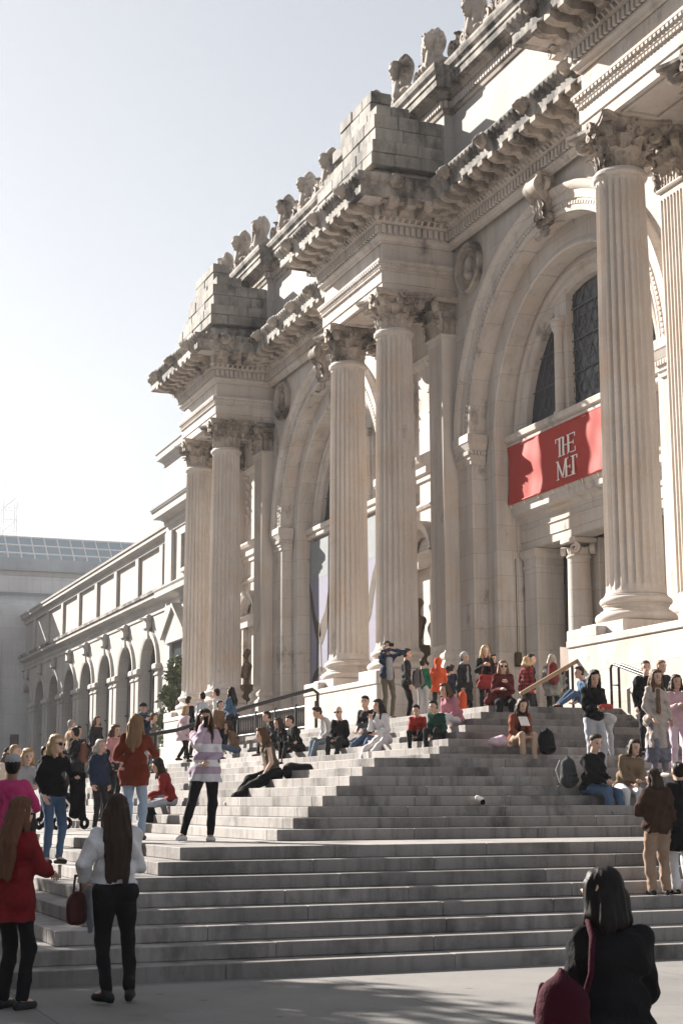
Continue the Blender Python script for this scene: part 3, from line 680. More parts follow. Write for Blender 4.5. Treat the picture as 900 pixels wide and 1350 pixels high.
# ---- bays
M['leading'] = plain('leading', (0.10, 0.11, 0.125), 0.6)
def bay(yc, y0, y1, kind):
    zc, R1, R2 = 11.82, 5.0, 4.24
    def archwall(x, ya, yb, zt, rad, name, z0=3.3):
        m = MB(); n = 48; A = [(yc+rad*math.cos(math.pi*i/n), zc+rad*math.sin(math.pi*i/n)) for i in range(n+1)]
        for i in range(n):
            (a, za), (c, zb) = A[i], A[i+1]; m.add([(x, a, za), (x, c, zb), (x, c, zt), (x, a, zt)], [(0, 1, 2, 3)])
        for s, e in ((yb, yc+rad), (yc-rad, ya)):
            zz = [z0]+[z0+(zc-z0)*i/8 for i in range(1, 9)]+[zt]
            for i in range(len(zz)-1): m.add([(x, s, zz[i]), (x, e, zz[i]), (x, e, zz[i+1]), (x, s, zz[i+1])], [(0, 1, 2, 3)])
        return m
    def reveal(m, x0, x1, rad, z0=3.3):
        n = 48; A = [(yc+rad, z0)]+[(yc+rad*math.cos(math.pi*i/n), zc+rad*math.sin(math.pi*i/n)) for i in range(n+1)]+[(yc-rad, z0)]
        for i in range(len(A)-1): m.add([(x0, *A[i]), (x1, *A[i]), (x1, *A[i+1]), (x0, *A[i+1])], [(0, 1, 2, 3)])
        return m
    part(reveal(archwall(XW, y0, y1, 18.3, R1, 'w'), XW, 20.06, R1), 'arch_wall', M['stone'], 30)
    part(reveal(archwall(20.05, yc-R1-0.05, yc+R1+0.05, 17.2, R2, 'w'), 20.05, 20.6, R2), 'inner_arch', M['stone'], 30)
    part(MB().ring([(5.02, XW), (5.02, XW-0.06), (5.10, XW-0.08), (5.14, XW-0.06), (5.32, XW-0.06), (5.34, XW-0.10), (5.55, XW-0.10), (5.57, XW-0.14), (5.66, XW-0.20), (5.74, XW-0.22), (5.80, XW-0.16), (5.82, XW)], (yc, zc), 64), 'archivolt', M['stone'], 40)
    bd = MB()
    for i in range(118):
        a = math.pi*(i+0.5)/118; mm = Matrix.Translation((XW-0.06, yc, zc)) @ Matrix.Rotation(a, 4, 'X')
        bd.box(-0.035, 0.0, 5.18, 5.27, -0.04, 0.04, mm)
    tag(part(bd, 'archivolt_beads', M['stone']), kind='stuff')
    part(MB().ring([(4.24, 20.05), (4.24, 20.0), (4.29, 19.97), (4.36, 19.985), (4.38, 20.02), (4.44, 20.03), (4.46, 20.05)], (yc, zc), 56), 'edge_roll', M['stone'], 40)
    for s in (-1, 1):
        jb = MB(); jb.sweep([(20.05, yc+s*4.24-0.0), (20.05, yc+s*4.46)] if s > 0 else [(20.05, yc-4.46), (20.05, yc-4.24)], [(0, 3.4), (0.075, 3.42), (0.075, zc), (0, zc)])
        part(jb, 'jamb_strip', M['stone'])
        # impost block wrapping the pier
        if s > 0: ip = [(20.02, yc+R1), (XW, yc+R1), (XW, yc+R1+0.85)]
        else: ip = [(XW, yc-R1-0.85), (XW, yc-R1), (20.02, yc-R1)]
        part(MB().sweep(ip, [(0, 11.22), (0.05, 11.24), (0.05, 11.34), (0.09, 11.38), (0.09, 11.62), (0.12, 11.66), (0.20, 11.84), (0.22, 11.86), (0.22, 12.06), (0.20, 12.1), (0, 12.12)]), 'impost', M['stone'])
        dd = MB()
        for x, y, a in walk(ip, 0.10, 0.1): dd.box(0, 0.05, -0.03, 0.03, 11.50, 11.62, Matrix.Translation((x, y, 0)) @ Matrix.Rotation(a, 4, 'Z'))
        part(dd, 'impost_dentils', M['stone'])
        orn('medallion', MEDA, XW-0.001, yc+s*4.78, 17.12, 0, 'carved', (1.6, 1, 1))
    orn('keystone', KEYS, XW-0.02, yc, 16.78, 0, 'carved', (0.85, 0.95, 0.9))
    # lunette window
    xg = 20.62
    part(MB().ring([(4.26, xg-0.04), (4.16, xg-0.10), (4.06, xg-0.10), (4.0, xg-0.02), (3.86, xg-0.02), (3.78, xg+0.06), (3.66, xg+0.06), (3.62, xg+0.3), (4.3, xg+0.3)], (yc, zc), 56, -0.1, math.pi+0.1), 'window_ring', M['stone'], 35)
    for s in (-1, 1):
        lm = MB(); y = yc+s*1.45; zt = zc+math.sqrt(3.7**2-1.45**2)
        lm.box(xg+0.02, xg+0.3, y-0.32, y+0.32, 11.7, zt+0.2)
        lm.lathe([(0.19, 11.9), (0.19, 12.02), (0.14, 12.08), (0.135, 12.3), (0.12, 14.2), (0.12, 14.25), (0.16, 14.32), (0.2, 14.45), (0.2, 14.55)], 14, (xg-0.06, y))
        lm.bev(xg-0.2, xg+0.1, y-0.24, y+0.24, 14.55, 14.68, 0.02)
        part(lm, 'window_mullion', M['stone'], 40)
    n = 32; gl = [(20.86, yc+3.75*math.cos(math.pi*i/n), zc+3.75*math.sin(math.pi*i/n)) for i in range(n+1)]
    m = MB(); m.add(gl+[(20.86, yc-3.75, 11.5), (20.86, yc+3.75, 11.5)], [tuple(range(n+3))]); part(m, 'window_glass', M['glass'])
    lt = MB()
    for i in range(-16, 17):
        for s in (-1, 1):
            pts = [(20.83, yc+i*0.42+s*t*0.6, 11.9+t) for t in np.linspace(0, 3.75, 24)]; pts = [p for p in pts if (p[1]-yc)**2+(p[2]-zc)**2 < 3.62**2]
            if len(pts) > 1: lt.tube([pts[0], pts[-1]], 0.012, 4)
    for i in range(-5, 6):
        for z in (12.6, 13.5, 14.4):
            y = yc+i*0.66+(0.33 if z == 13.5 else 0)
            if (y-yc)**2+(z-zc)**2 < 3.3**2: lt.tube([(20.82, y+0.2*math.sin(a), z+0.2*math.cos(a)) for a in [k*math.pi/5 for k in range(11)]], 0.016, 4, False)
    for z in (12.15, 13.05, 13.95, 14.85):
        hw = math.sqrt(max(0.1, 3.65**2-(z-zc)**2)); lt.tube([(20.81, yc-hw, z), (20.81, yc+hw, z)], 0.022, 4)
    part(lt, 'window_lattice', M['leading'])
    part(MB().sweep([(20.62, yc-4.24), (20.62, yc+4.24)], [(-0.4, 11.52), (0.26, 11.54), (0.28, 11.58), (0.28, 11.66), (0.24, 11.72), (0.34, 11.76), (0.36, 11.9), (0.33, 11.93), (-0.3, 12.0)]), 'window_sill', M['stone'])
    # wall behind
    if kind == 'door':
        pth = [(20.75, yc-4.24), (20.75, yc+4.24)]
        part(MB().sweep(pth, [(-0.6, 8.62), (0.0, 8.62), (0.0, 8.84), (0.03, 8.85), (0.03, 9.12), (0.07, 9.16), (0.02, 9.2), (0.02, 9.45), (0.10, 9.52), (0.12, 9.6), (0.30, 9.64), (0.30, 9.82), (0.36, 9.9), (0.38, 9.98), (0, 10.02)]), 'door_entablature', M['stone'])
        for s in (-1, 1): part(MB().box(20.61, 22.3, *sorted((yc+s*4.235, yc+s*5.0)), 3.3, 11.6), 'side_wall', M['stone'])
        part(MB().box(20.78, 21.4, yc-4.235, yc+4.24, 10.0, 11.6), 'banner_wall', M['stone'])
        for s in (-1, 1):
            a = MB(); y0_, y1_ = sorted((yc+s*3.38, yc+s*4.1))
            a.bev(20.74, 21.6, y0_, y1_, 3.46, 8.1, 0.015)
            q = [(21.6, y0_), (20.74, y0_), (20.74, y1_), (21.6, y1_)]
            a.sweep(q, [(0, 8.06), (0.03, 8.08), (0.03, 8.14), (0.0, 8.16), (0.0, 8.34), (0.04, 8.38), (0.09, 8.46), (0.09, 8.6), (-0.1, 8.615)])
            a.sweep(q, [(0.07, 3.45), (0.07, 3.7), (0.04, 3.78), (0, 3.8)])
            part(a, 'door_pier', M['stone'])
            c = MB(); cy = yc+s*1.62; cx = 21.08
            c.lathe([(0.42, 3.46), (0.42, 3.6), (0.40, 3.7), (0.36, 3.76), (0.345, 3.8), (0.335, 5.5), (0.30, 8.05), (0.33, 8.08), (0.33, 8.12), (0.30, 8.15), (0.31, 8.3)], 32, (cx, cy))
            part(c, 'door_column', M['stone'], 35)
            c = MB()
            for e in (-1, 1):
                for d in (-1, 1):
                    v, f = spiral(1.6, 0.14, 0.04, 0.07, 20); c.add(v, f, Matrix.Translation((cx+0.28*d, cy+e*0.30, 8.30)) @ Matrix.Rotation(R(45)*e*d, 4, 'Z') @ Matrix.Scale(e, 4, (0, 1, 0)))
            c.bev(cx-0.36, cx+0.36, cy-0.38, cy+0.38, 8.46, 8.615, 0.03)
            for i in range(10):
                an = i*2*math.pi/10; v, f = leaf(0.16, 0.22, 0.1, 4, 6); c.add(v, f, Matrix.Translation((cx+0.3*math.cos(an), cy+0.3*math.sin(an), 8.12)) @ Matrix.Rotation(an-math.pi/2, 4, 'Z'))
            part(c, 'door_capital', M['stone'], 35)
            a = MB(); a.bev(21.45, 22.0, cy-0.42, cy+0.42, 3.46, 8.62, 0.02); part(a, 'door_jamb', M['stone'])
        w = MB(); w.box(22.0, 22.3, yc-4.3, yc+4.3, 7.75, 8.7)
        for s in (-1, 1): w.box(21.9, 22.3, yc+s*3.55-0.2, yc+s*3.55+0.2, 3.4, 8.0)
        for y, hw in ((yc, 1.0), (yc-2.7, 0.6), (yc+2.7, 0.6)):
            w.sweep([(22.0, y+hw+0.18), (22.0, y+hw)], [(0, 3.4), (0.06, 3.42), (0.06, 7.8), (0, 7.8)]); w.sweep([(22.0, y-hw), (22.0, y-hw-0.18)], [(0, 3.4), (0.06, 3.42), (0.06, 7.8), (0, 7.8)])
        part(w, 'door_wall', M['stone'])
        for y, hw in ((yc, 1.0), (yc-2.7, 0.62), (yc+2.7, 0.62)):
            d = link('door', MB().bev(22.16, 22.26, y-hw, y+hw, 3.45, 7.76, 0.01).mesh('door'), M['door'], museum, OFF)
            pm = MB()
            for z0_, z1_ in ((3.7, 4.6), (4.75, 6.3), (6.45, 7.5)):
                pm.bev(22.13, 22.17, y-hw+0.1, y-0.05, z0_, z1_, 0.01); pm.bev(22.13, 22.17, y+0.05, y+hw-0.1, z0_, z1_, 0.01)
            link('door_panel', pm.mesh('door_panel'), M['glass'], d)
        lmp = MB(); lmp.bev(20.42, 20.60, yc+4.08, yc+4.22, 5.35, 5.75, 0.03); lmp.tube([(20.5, yc+4.15, 5.75), (20.5, yc+4.15, 8.4)], 0.012, 5)
        part(lmp, 'wall_box', M['bronze'])
    else:
        part(MB().box(20.6, 21.0, yc-4.24, yc+4.24, 3.3, 11.6), 'recess_wall', M['stone'])
    part(MB().box(20.9, 23.0, y0-0.5, y1+0.5, 14.0, 18.0), 'hall_wall', M['dark'])

BAYS = [(YM, PAIRS[0]+HALF-0.2, PAIRS[1]-HALF+0.2, 'door'), ((PAIRS[1]+PAIRS[2])/2, PAIRS[1]+HALF-0.2, PAIRS[2]-HALF+0.2, 'plain')]
for a in BAYS: bay(*a)
nb = MB(); nb.box(XW, 20.5, 14.0, PAIRS[0]-HALF+0.2, 3.3, 18.3); part(nb, 'north_wall', M['stone'])

# ---- attic
ap = [(19.6, 14.0)]
for yc in PAIRS: ap += [(19.6, yc-HL), (19.3, yc-HL), (19.3, yc+HL), (19.6, yc+HL)]
ap += [(19.6, 63.0)]
part(MB().sweep(ap, [(0, 19.6), (0.06, 19.62), (0.06, 20.05), (0, 20.1), (0, 22.35)]), 'attic_wall', M['wing'])
part(MB().sweep(ap, [(0, 22.35), (0.05, 22.37), (0.08, 22.46), (0.04, 22.5), (0.04, 22.78), (0.16, 22.84), (0.16, 22.92), (0.24, 23.0)]), 'attic_moulding', M['carved'])
part(MB().sweep(ap, [(0.2, 23.0), (0.44, 23.02), (0.46, 23.2), (0.50, 23.24), (0.50, 23.34), (0.44, 23.38), (0.54, 23.5), (0.58, 23.62), (0.58, 23.7), (0.1, 23.85), (-0.3, 23.87)]), 'attic_cornice', M['sooty'])
dn = MB()
for x, y, a in walk(ap, 0.04, 0.17): dn.box(0, 0.09, -0.05, 0.05, 22.54, 22.76, Matrix.Translation((x, y, 0)) @ Matrix.Rotation(a, 4, 'Z'))
tag(part(dn, 'attic_dentils', M['stone']), kind='stuff')
PS = (1.5, 1.15, 0.98)
for yc in PAIRS:
    orn('palmette', PALM, 19.05, yc-HL+0.1, 23.84, R(25), 'carved', PS); orn('palmette', PALM, 19.05, yc+HL-0.1, 23.84, R(-25), 'carved', PS)
    orn('palmette', PALM, 19.0, yc-0.1, 23.84, 0, 'carved', (1.6, 1.3, 1.08))
    for i in (-1.3, 1.2): orn('scrollwork', SCRO, 19.1, yc+i, 23.86, 0)
for (a, b_) in ((18.0, PAIRS[0]-HL), (PAIRS[0]+HL, PAIRS[1]-HL), (PAIRS[1]+HL, PAIRS[2]-HL)):
    n = int(round((b_-a)/2.3))
    for i in range(1, n): orn('palmette', PALM, 19.3, a+(b_-a)*i/n, 23.84, 0, 'carved', PS)
    for i in range(n): orn('scrollwork', SCRO, 19.3, a+(b_-a)*(i+0.5)/n, 23.86, 0, 'carved', (1.3, 1.25, 1.1))
# body of the building behind
bd = MB(); bd.box(23.0, 60, 10, 62.9, 0, 23.5); bd.box(19.9, 23.1, 10, 62.95, 18.2, 23.6); bd.box(20.4, 23.1, PAIRS[2]-1, 62.9, 0, 18.3); bd.box(20.6, 23.1, 10, PAIRS[0]-0.5, 0, 18.3); bd.box(21.4, 23.1, PAIRS[0]+0.5, PAIRS[0]+2.2, 0, 18.3); bd.box(21.4, 23.1, PAIRS[1]-2.2, PAIRS[1]+2.2, 0, 18.3)
part(bd, 'main_block', M['wing'])
part(MB().box(19.5, 23.1, 14, 63.0, 0, 3.3), 'basement', M['stone'])

# ---- banners
def letters(y0, z0, H, x):
    """THE over MET in joined capitals; y0 left edge (reads toward -Y), z0 base of the top line"""
    m = MB(); t = H*0.105; th = H*0.042
    def st(y, z, h, w=t): m.box(x-0.012, x, y0-y-w, y0-y, z, z+h)
    def hb(y, z, w, h=th): m.box(x-0.014, x-0.002, y0-y-w, y0-y, z, z+h)
    def serif(y, z, w=t*2.2): hb(y-w/2+t/2, z, w, th*0.8)
    def dg(ya, za, yb, zb, w):
        v = [(xx, y0-yy, zz) for xx in (x-0.013, x-0.001) for yy, zz in ((ya, za), (ya+w, za), (yb+w, zb), (yb, zb))]
        m.add(v, [(0, 1, 2, 3), (4, 7, 6, 5), (0, 4, 5, 1), (1, 5, 6, 2), (2, 6, 7, 3), (3, 7, 4, 0)])
    z = z0
    hb(0.0, z+H-th, 0.60*H); st(0.24*H, z, H); serif(0.24*H, z); hb(0, z+H-0.22*H, th, 0.2*H); hb(0.58*H, z+H-0.2*H, th, 0.2*H)   # T
    st(0.50*H, z, H*0.98); st(0.86*H, z, H); hb(0.55*H, z+0.5*H, 0.4*H); serif(0.50*H, z); serif(0.86*H, z); serif(0.86*H, z+H-th*0.8)   # H
    hb(0.9*H, z+H-th, 0.46*H); hb(0.9*H, z+0.5*H, 0.36*H); hb(0.9*H, z, 0.48*H); hb(1.34*H, z+H-0.2*H, th, 0.2*H); hb(1.36*H, z, th, 0.24*H); hb(1.23*H, z+0.41*H, th, 0.2*H)   # E joined to H
    z = z0-1.2*H
    hb(0.02*H, z, 0.2*H, th*0.8); st(0.10*H, z, H, th*1.2); dg(0.42*H, z+0.05*H, 0.06*H, z+H, t); dg(0.44*H, z+0.05*H, 0.66*H, z+H, th*1.3); hb(0.0, z+H-th*0.8, 0.2*H, th*0.8)   # M
    st(0.66*H, z, H); serif(0.66*H, z)
    hb(0.7*H, z+H-th, 0.36*H); hb(0.7*H, z+0.5*H, 0.30*H); hb(0.7*H, z, 0.42*H); hb(0.95*H, z+0.42*H, th, 0.18*H); hb(1.1*H, z, th, 0.22*H)                                   # E
    hb(0.92*H, z+H-th, 0.56*H); st(1.16*H, z, H); serif(1.16*H, z); hb(1.46*H, z+H-0.2*H, th, 0.2*H)                                              # T
    return m
banner = thing('red_banner', 'red cloth banner with white THE MET lettering above the museum doors', 'banner', (20.40, YM, 9.9))
n1, n2 = 80, 14; v = []; f = []
for i in range(n1+1):
    for j in range(n2+1):
        y = 4.16-6.5*i/n1; z = 0.06+1.6*j/n2
        v.append((-0.06+0.016*math.sin(y*2.3+z*4.0)+0.013*math.sin(y*4.1-z*7.0+1)+0.008*math.sin(y*9+z*2), y, z))
f = [(i*(n2+1)+j, (i+1)*(n2+1)+j, (i+1)*(n2+1)+j+1, i*(n2+1)+j+1) for i in range(n1) for j in range(n2)]
me = mesh('cloth', v, f, True); M['red'] = plain('red_cloth', (0.36, 0.034, 0.026), 0.75, 0, 0.12, 3)
link('cloth', me, M['red'], banner)
lo = letters(0.94, 0.84, 0.54, -0.098).build('lettering', M['white'], banner); lo.scale = (1, 1.4, 0.95)
hm = MB(); hm.tube([(-0.05, 4.17, 1.68), (-0.05, -2.35, 1.68)], 0.03, 6); hm.tube([(-0.05, 4.17, 0.05), (-0.05, -2.35, 0.05)], 0.03, 6)
hm.build('batten', M['red'], banner)
for i in range(9):
    y = 4.1-0.8*i; MB().tube([(-0.05, y, 1.70), (0.0, y+0.02, 1.86)], 0.012, 5).build('tie', M['white'], banner); MB().tube([(-0.05, y, 0.04), (0.0, y+0.02, -0.06)], 0.012, 5).build('tie', M['white'], banner)
yb = BAYS[1][0]
eb = thing('tall_exhibition_banner', 'tall pale exhibition banner with a brown winged bronze figure, between the columns', 'banner', (20.45, yb, 4.2))
M['lav'] = plain('pale_banner_cloth', (0.20, 0.195, 0.26), 0.8, 0, 0.08, 2); M['brown'] = plain('printed_bronze', (0.06, 0.04, 0.024), 0.8, 0, 0.5, 6); M['greyp'] = plain('printed_grey', (0.20, 0.22, 0.23), 0.8, 0, 0.2, 3)
part_b = MB().box(0, 0.03, -4.1, 4.1, 0, 7.2).build('cloth', M['lav'], eb)
MB().box(-0.004, 0.0, -4.1, 4.1, 5.75, 7.2).build('printed_sky', M['greyp'], eb)
def flat(poly, x=-0.008):
    n = len(poly); m = MB(); m.add([(x, y, z) for y, z in poly]+[(x+0.006, y, z) for y, z in poly], [tuple(range(n))]+[(i, (i+1) % n, n+(i+1) % n, n+i) for i in range(n)]); return m
for c in (3.05, -1.2):
    pm = MB()
    for q in ([(c+1.15, 5.7), (c+0.95, 4.6), (c+0.55, 3.75), (c+0.2, 3.2), (c-0.1, 3.6), (c-0.05, 4.0), (c+0.35, 4.15), (c+0.6, 4.5), (c+0.85, 5.2)], [(c-1.3, 5.7), (c-1.1, 4.7), (c-0.75, 3.8), (c-0.2, 3.2), (c+0.1, 3.6), (c-0.1, 4.1), (c-0.5, 4.4), (c-0.9, 5.2)],
              [(c+0.33, 3.4), (c+0.42, 2.2), (c+0.34, 2.2), (c+0.2, 3.3)], [(c-0.12, 3.4), (c-0.2, 2.2), (c-0.12, 2.2), (c+0.02, 3.3)]):
        k = flat(q); pm.add(k.v, k.f)
    n = 28; rg = [(-0.008, c+r_*math.cos(2*math.pi*i/n)*1.0, 1.55+r_*0.85*math.sin(2*math.pi*i/n)) for r_ in (0.62, 1.0) for i in range(n)]
    pm.add(rg, [(i, (i+1) % n, n+(i+1) % n, n+i) for i in range(n)])
    pm.build('printed_figure', M['brown'], eb)

# ---- busts in the niches
def bust(y, label):
    t = thing('bronze_bust', label, 'statue', (19.33, y, ZP-0.015)); t.scale = (1.0, 1.15, 1.2)
    MB().bev(-0.24, 0.24, -0.26, 0.26, 0, 1.05, 0.02).lathe([(0.2, 1.05), (0.12, 1.1), (0.1, 1.2), (0.14, 1.25)], 14).build('plinth', M['bronze'], t, 35)
    P = [('c', (0, -0.22, 1.65), (0, 0.22, 1.65), 0.13, 0.13), ('c', (0, 0, 1.62), (0.02, 0, 1.28), 0.2, 0.12), ('c', (0, 0, 1.7), (-0.02, 0, 1.92), 0.085, 0.08), ('e', (-0.02, 0.02, 2.06), (0.13, 0.11, 0.16)),
         ('e', (-0.15, 0.03, 2.03), (0.03, 0.025, 0.04)), ('e', (0.04, 0.02, 2.14), (0.14, 0.13, 0.12)), ('c', (-0.04, 0.26, 1.6), (-0.1, 0.24, 1.35), 0.09, 0.08), ('c', (-0.04, -0.26, 1.6), (-0.1, -0.24, 1.35), 0.09, 0.08)]
    V, F = sdf_mesh(P, 0.03, k=0.05); link('figure', npmesh('figure', V, F), M['bronze'], t)
bust(PAIRS[1], 'dark bronze bust in the wall niche behind the middle pair of columns')
bust(PAIRS[2], 'dark bronze bust on a square plinth behind the farthest pair of columns')

# ================================================================== WINGS AND SURROUNDINGS
def wpart(mb, name, mat, parent, smooth=False):
    o = mb.build(name, mat, parent, smooth); o.location = tuple(-c for c in parent.location); return o
lk = thing('link_block', 'pale stone link block with stepped cornices, left of the farthest columns', 'building', (22, 68, 0))
q0, q1 = 62.9, 73.5
w = MB(); w.box(19.6, 30, q0, q1, 0, 15.2); w.box(19.62, 30, q0, q1+0.9, 15.9, 18.5); wpart(w, 'wall', M['wing'], lk)
pth = [(19.6, q0+0.02), (19.6, q1), (24, q1)]
wpart(MB().sweep(pth, [(0, 14.6), (0.06, 14.62), (0.06, 14.95), (0.16, 15.05), (0.16, 15.2), (0.3, 15.3), (0.62, 15.36), (0.62, 15.62), (0.7, 15.72), (0.7, 15.78), (0, 16.0)]), 'cornice', M['wing'], lk)
wpart(MB().sweep(pth, [(0.66, 15.785), (0.74, 15.785), (0.76, 15.86), (0.1, 16.06)]), 'cornice_cap', M['slate'], lk)
wpart(MB().sweep([(19.62, q0+0.02), (19.62, q1+0.9), (24, q1+0.9)], [(0, 18.1), (0.06, 18.12), (0.06, 18.3), (0.22, 18.42), (0.34, 18.46), (0.34, 18.72), (0.4, 18.8), (0.4, 18.85), (0, 19.0)]), 'attic_cornice', M['wing'], lk)
wpart(MB().sweep(pth, [(0, 11.0), (0.05, 11.02), (0.05, 11.3), (0.2, 11.4), (0.5, 11.46), (0.5, 11.7), (0.56, 11.8), (0.56, 11.86), (0, 12.05)]), 'string_course', M['wing'], lk)
for y in (72.75, 64.4): wpart(MB().bev(19.42, 19.61, y-0.62, y+0.62, 12.0, 14.6, 0.03), 'pilaster', M['wing'], lk)
for y in (72.75, 64.4): wpart(MB().bev(19.46, 19.61, y-0.62, y+0.62, 3.0, 11.0, 0.03), 'lower_pilaster', M['wing'], lk)
fr = MB(); y0, y1 = 66.3, 70.7
fr.bev(19.45, 19.61, y0, y1, 12.3, 12.5, 0.02); fr.bev(19.45, 19.61, y0, y1, 14.1, 14.3, 0.02); fr.bev(19.45, 19.61, y0, y0+0.2, 12.5, 14.1, 0.02); fr.bev(19.45, 19.61, y1-0.2, y1, 12.5, 14.1, 0.02)
wpart(fr, 'panel_frame', M['wing'], lk)
pd = MB(); c = 71.0
for x0, x1, k in ((19.25, 19.61, 0.0), (19.32, 19.61, 0.0)): pass
pd.add([(x, y, z) for x in (19.3, 19.6) for y, z in ((c-1.75, 9.1), (c+1.75, 9.1), (c+1.75, 9.35), (c, 10.6), (c-1.75, 9.35))], [(0, 1, 2, 3, 4), (5, 9, 8, 7, 6), (0, 5, 6, 1), (1, 6, 7, 2), (2, 7, 8, 3), (3, 8, 9, 4), (4, 9, 5, 0)])
pd.add([(x, y, z) for x in (19.15, 19.6) for y, z in ((c-2.0, 9.32), (c, 10.72), (c+2.0, 9.32), (c+2.0, 9.5), (c, 10.92), (c-2.0, 9.5))], [(0, 1, 4, 5), (1, 2, 3, 4), (6, 11, 10, 7), (7, 10, 9, 8), (0, 6, 7, 1), (1, 7, 8, 2), (3, 9, 10, 4), (4, 10, 11, 5), (2, 8, 9, 3), (0, 5, 11, 6)])
wpart(pd, 'window_pediment', M['wing'], lk)
wpart(MB().bev(19.4, 19.62, c-1.5, c-1.1, 4, 9.1, 0.02), 'window_frame', M['wing'], lk); wpart(MB().bev(19.4, 19.62, c+1.1, c+1.5, 4, 9.1, 0.02), 'window_frame', M['wing'], lk)
wpart(MB().box(19.55, 19.6-0.003, c-1.1, c+1.1, 4, 9.1), 'window', M['glass'], lk)

wg = thing('arcaded_wing', 'long low limestone wing with a row of tall arched windows', 'building', (24, 96, 0))
X0 = 20.34; PIT = 5.05; NW = 8
def awall():
    m = MB(); n = 18
    for i in range(NW):
        yc = 79.5+PIT*i; a0, a1 = yc-PIT/2, yc+PIT/2; r = 1.6; zc = 8.5; zt = 11.4
        A = [(yc+r*math.cos(math.pi*k/n), zc+r*math.sin(math.pi*k/n)) for k in range(n+1)]
        for k in range(n):
            (p, za), (q, zb) = A[k], A[k+1]; m.add([(X0, p, za), (X0, q, zb), (X0, q, zt), (X0, p, zt)], [(0, 1, 2, 3)])
        for s, e in ((a1, yc+r), (yc-r, a0)): m.add([(X0, s, 0), (X0, e, 0), (X0, e, zc), (X0, s, zc)], [(0, 1, 2, 3)]); m.add([(X0, s, zc), (X0, e, zc), (X0, e, zt), (X0, s, zt)], [(0, 1, 2, 3)])
        B = [(yc+r, 2.0)]+A+[(yc-r, 2.0)]
        for k in range(len(B)-1): m.add([(X0, *B[k]), (X0+0.45, *B[k]), (X0+0.45, *B[k+1]), (X0, *B[k+1])], [(0, 1, 2, 3)])
        m.box(X0+0.0, X0+0.45, yc-r, yc+r, 0, 2.0)
    m.box(X0, X0+1, 73.4, 79.5-PIT/2, 0, 15.2)
    return m
wpart(awall(), 'arcade_wall', M['wing'], wg)
for i in range(NW):
    yc = 79.5+PIT*i
    fr = link('window', MB().box(X0+0.86, X0+0.455, yc-1.75, yc+1.75, 2.0, 10.2).mesh('window'), M['glass'], wg, tuple(-v for v in wg.location))
    m = MB()
    for y in (-0.55, 0.55): m.box(X0+0.32, X0+0.41, yc+y-0.04, yc+y+0.04, 2.0, 9.9)
    for z in (4.2, 6.4, 8.5): m.box(X0+0.34, X0+0.405, yc-1.6, yc+1.6, z-0.04, z+0.04)
    link('glazing_bars', m.mesh('glazing_bars'), M['iron'], fr)
    wpart(MB().ring([(1.62, X0), (1.62, X0-0.10), (1.78, X0-0.14), (1.95, X0-0.14), (2.0, X0)], (yc, 8.5), 18), 'window_arch', M['wing'], wg, 35)
    k = MB()
    for z, o, h, wd in ((9.95, 0.2, 1.2, 0.30), (10.5, 0.3, 0.8, 0.42)): k.bev(X0-o, X0+0.05, yc-wd, yc+wd, z, z+h, 0.1)
    v, f = leaf(0.8, 1.0, 0.4); k.add(v, f, Matrix.Translation((X0-0.16, yc, 10.1)) @ Matrix.Rotation(math.pi/2, 4, 'Z'))
    wpart(k, 'keystone', M['wing'], wg)
    for s in (-1, 1):
        j = MB(); j.bev(X0-0.16, X0+0.02, yc+s*2.02-0.34, yc+s*2.02+0.34, 1.2, 8.3, 0.03)
        j.bev(X0-0.3, X0+0.05, yc+s*1.98-0.46, yc+s*1.98+0.46, 8.3, 8.62, 0.06); j.bev(X0-0.22, X0+0.03, yc+s*2.02-0.38, yc+s*2.02+0.38, 8.0, 8.12, 0.03)
        wpart(j, 'pier', M['wing'], wg)
ye = 116.3
wq = [(X0, 73.4), (X0, ye)]
wpart(MB().sweep(wq, [(0, 11.2), (0.06, 11.22), (0.06, 11.5), (0.12, 11.55), (0.12, 11.75), (0.3, 11.85), (0.5, 11.9), (0.5, 12.1), (0.0, 12.12)]), 'cornice', M['wing'], wg)
wpart(MB().sweep(wq, [(0.42, 12.11), (0.58, 12.12), (0.6, 12.28), (0, 12.42)]), 'cornice_cap', M['sooty'], wg)
wpart(MB().box(X0, 30, 76.0, ye, 11.4, 14.9), 'panel_wall', M['wing'], wg)
for i in range(NW+1): 
    y = 79.5-PIT/2+PIT*i; wpart(MB().bev(X0-0.16, X0+0.01, y-0.35, y+0.35, 12.4, 14.8, 0.03), 'panel_strip', M['wing'], wg)
wpart(MB().sweep(wq, [(0, 14.6), (0.17, 14.62), (0.17, 14.85), (0.3, 14.95), (0.45, 15.0), (0.45, 15.2), (0.0, 15.22)]), 'top_cornice', M['wing'], wg)
wpart(MB().sweep(wq, [(0.4, 15.215), (0.52, 15.22), (0.54, 15.34), (-0.2, 15.75), (-3, 16.1)]), 'coping', M['wing'], wg)

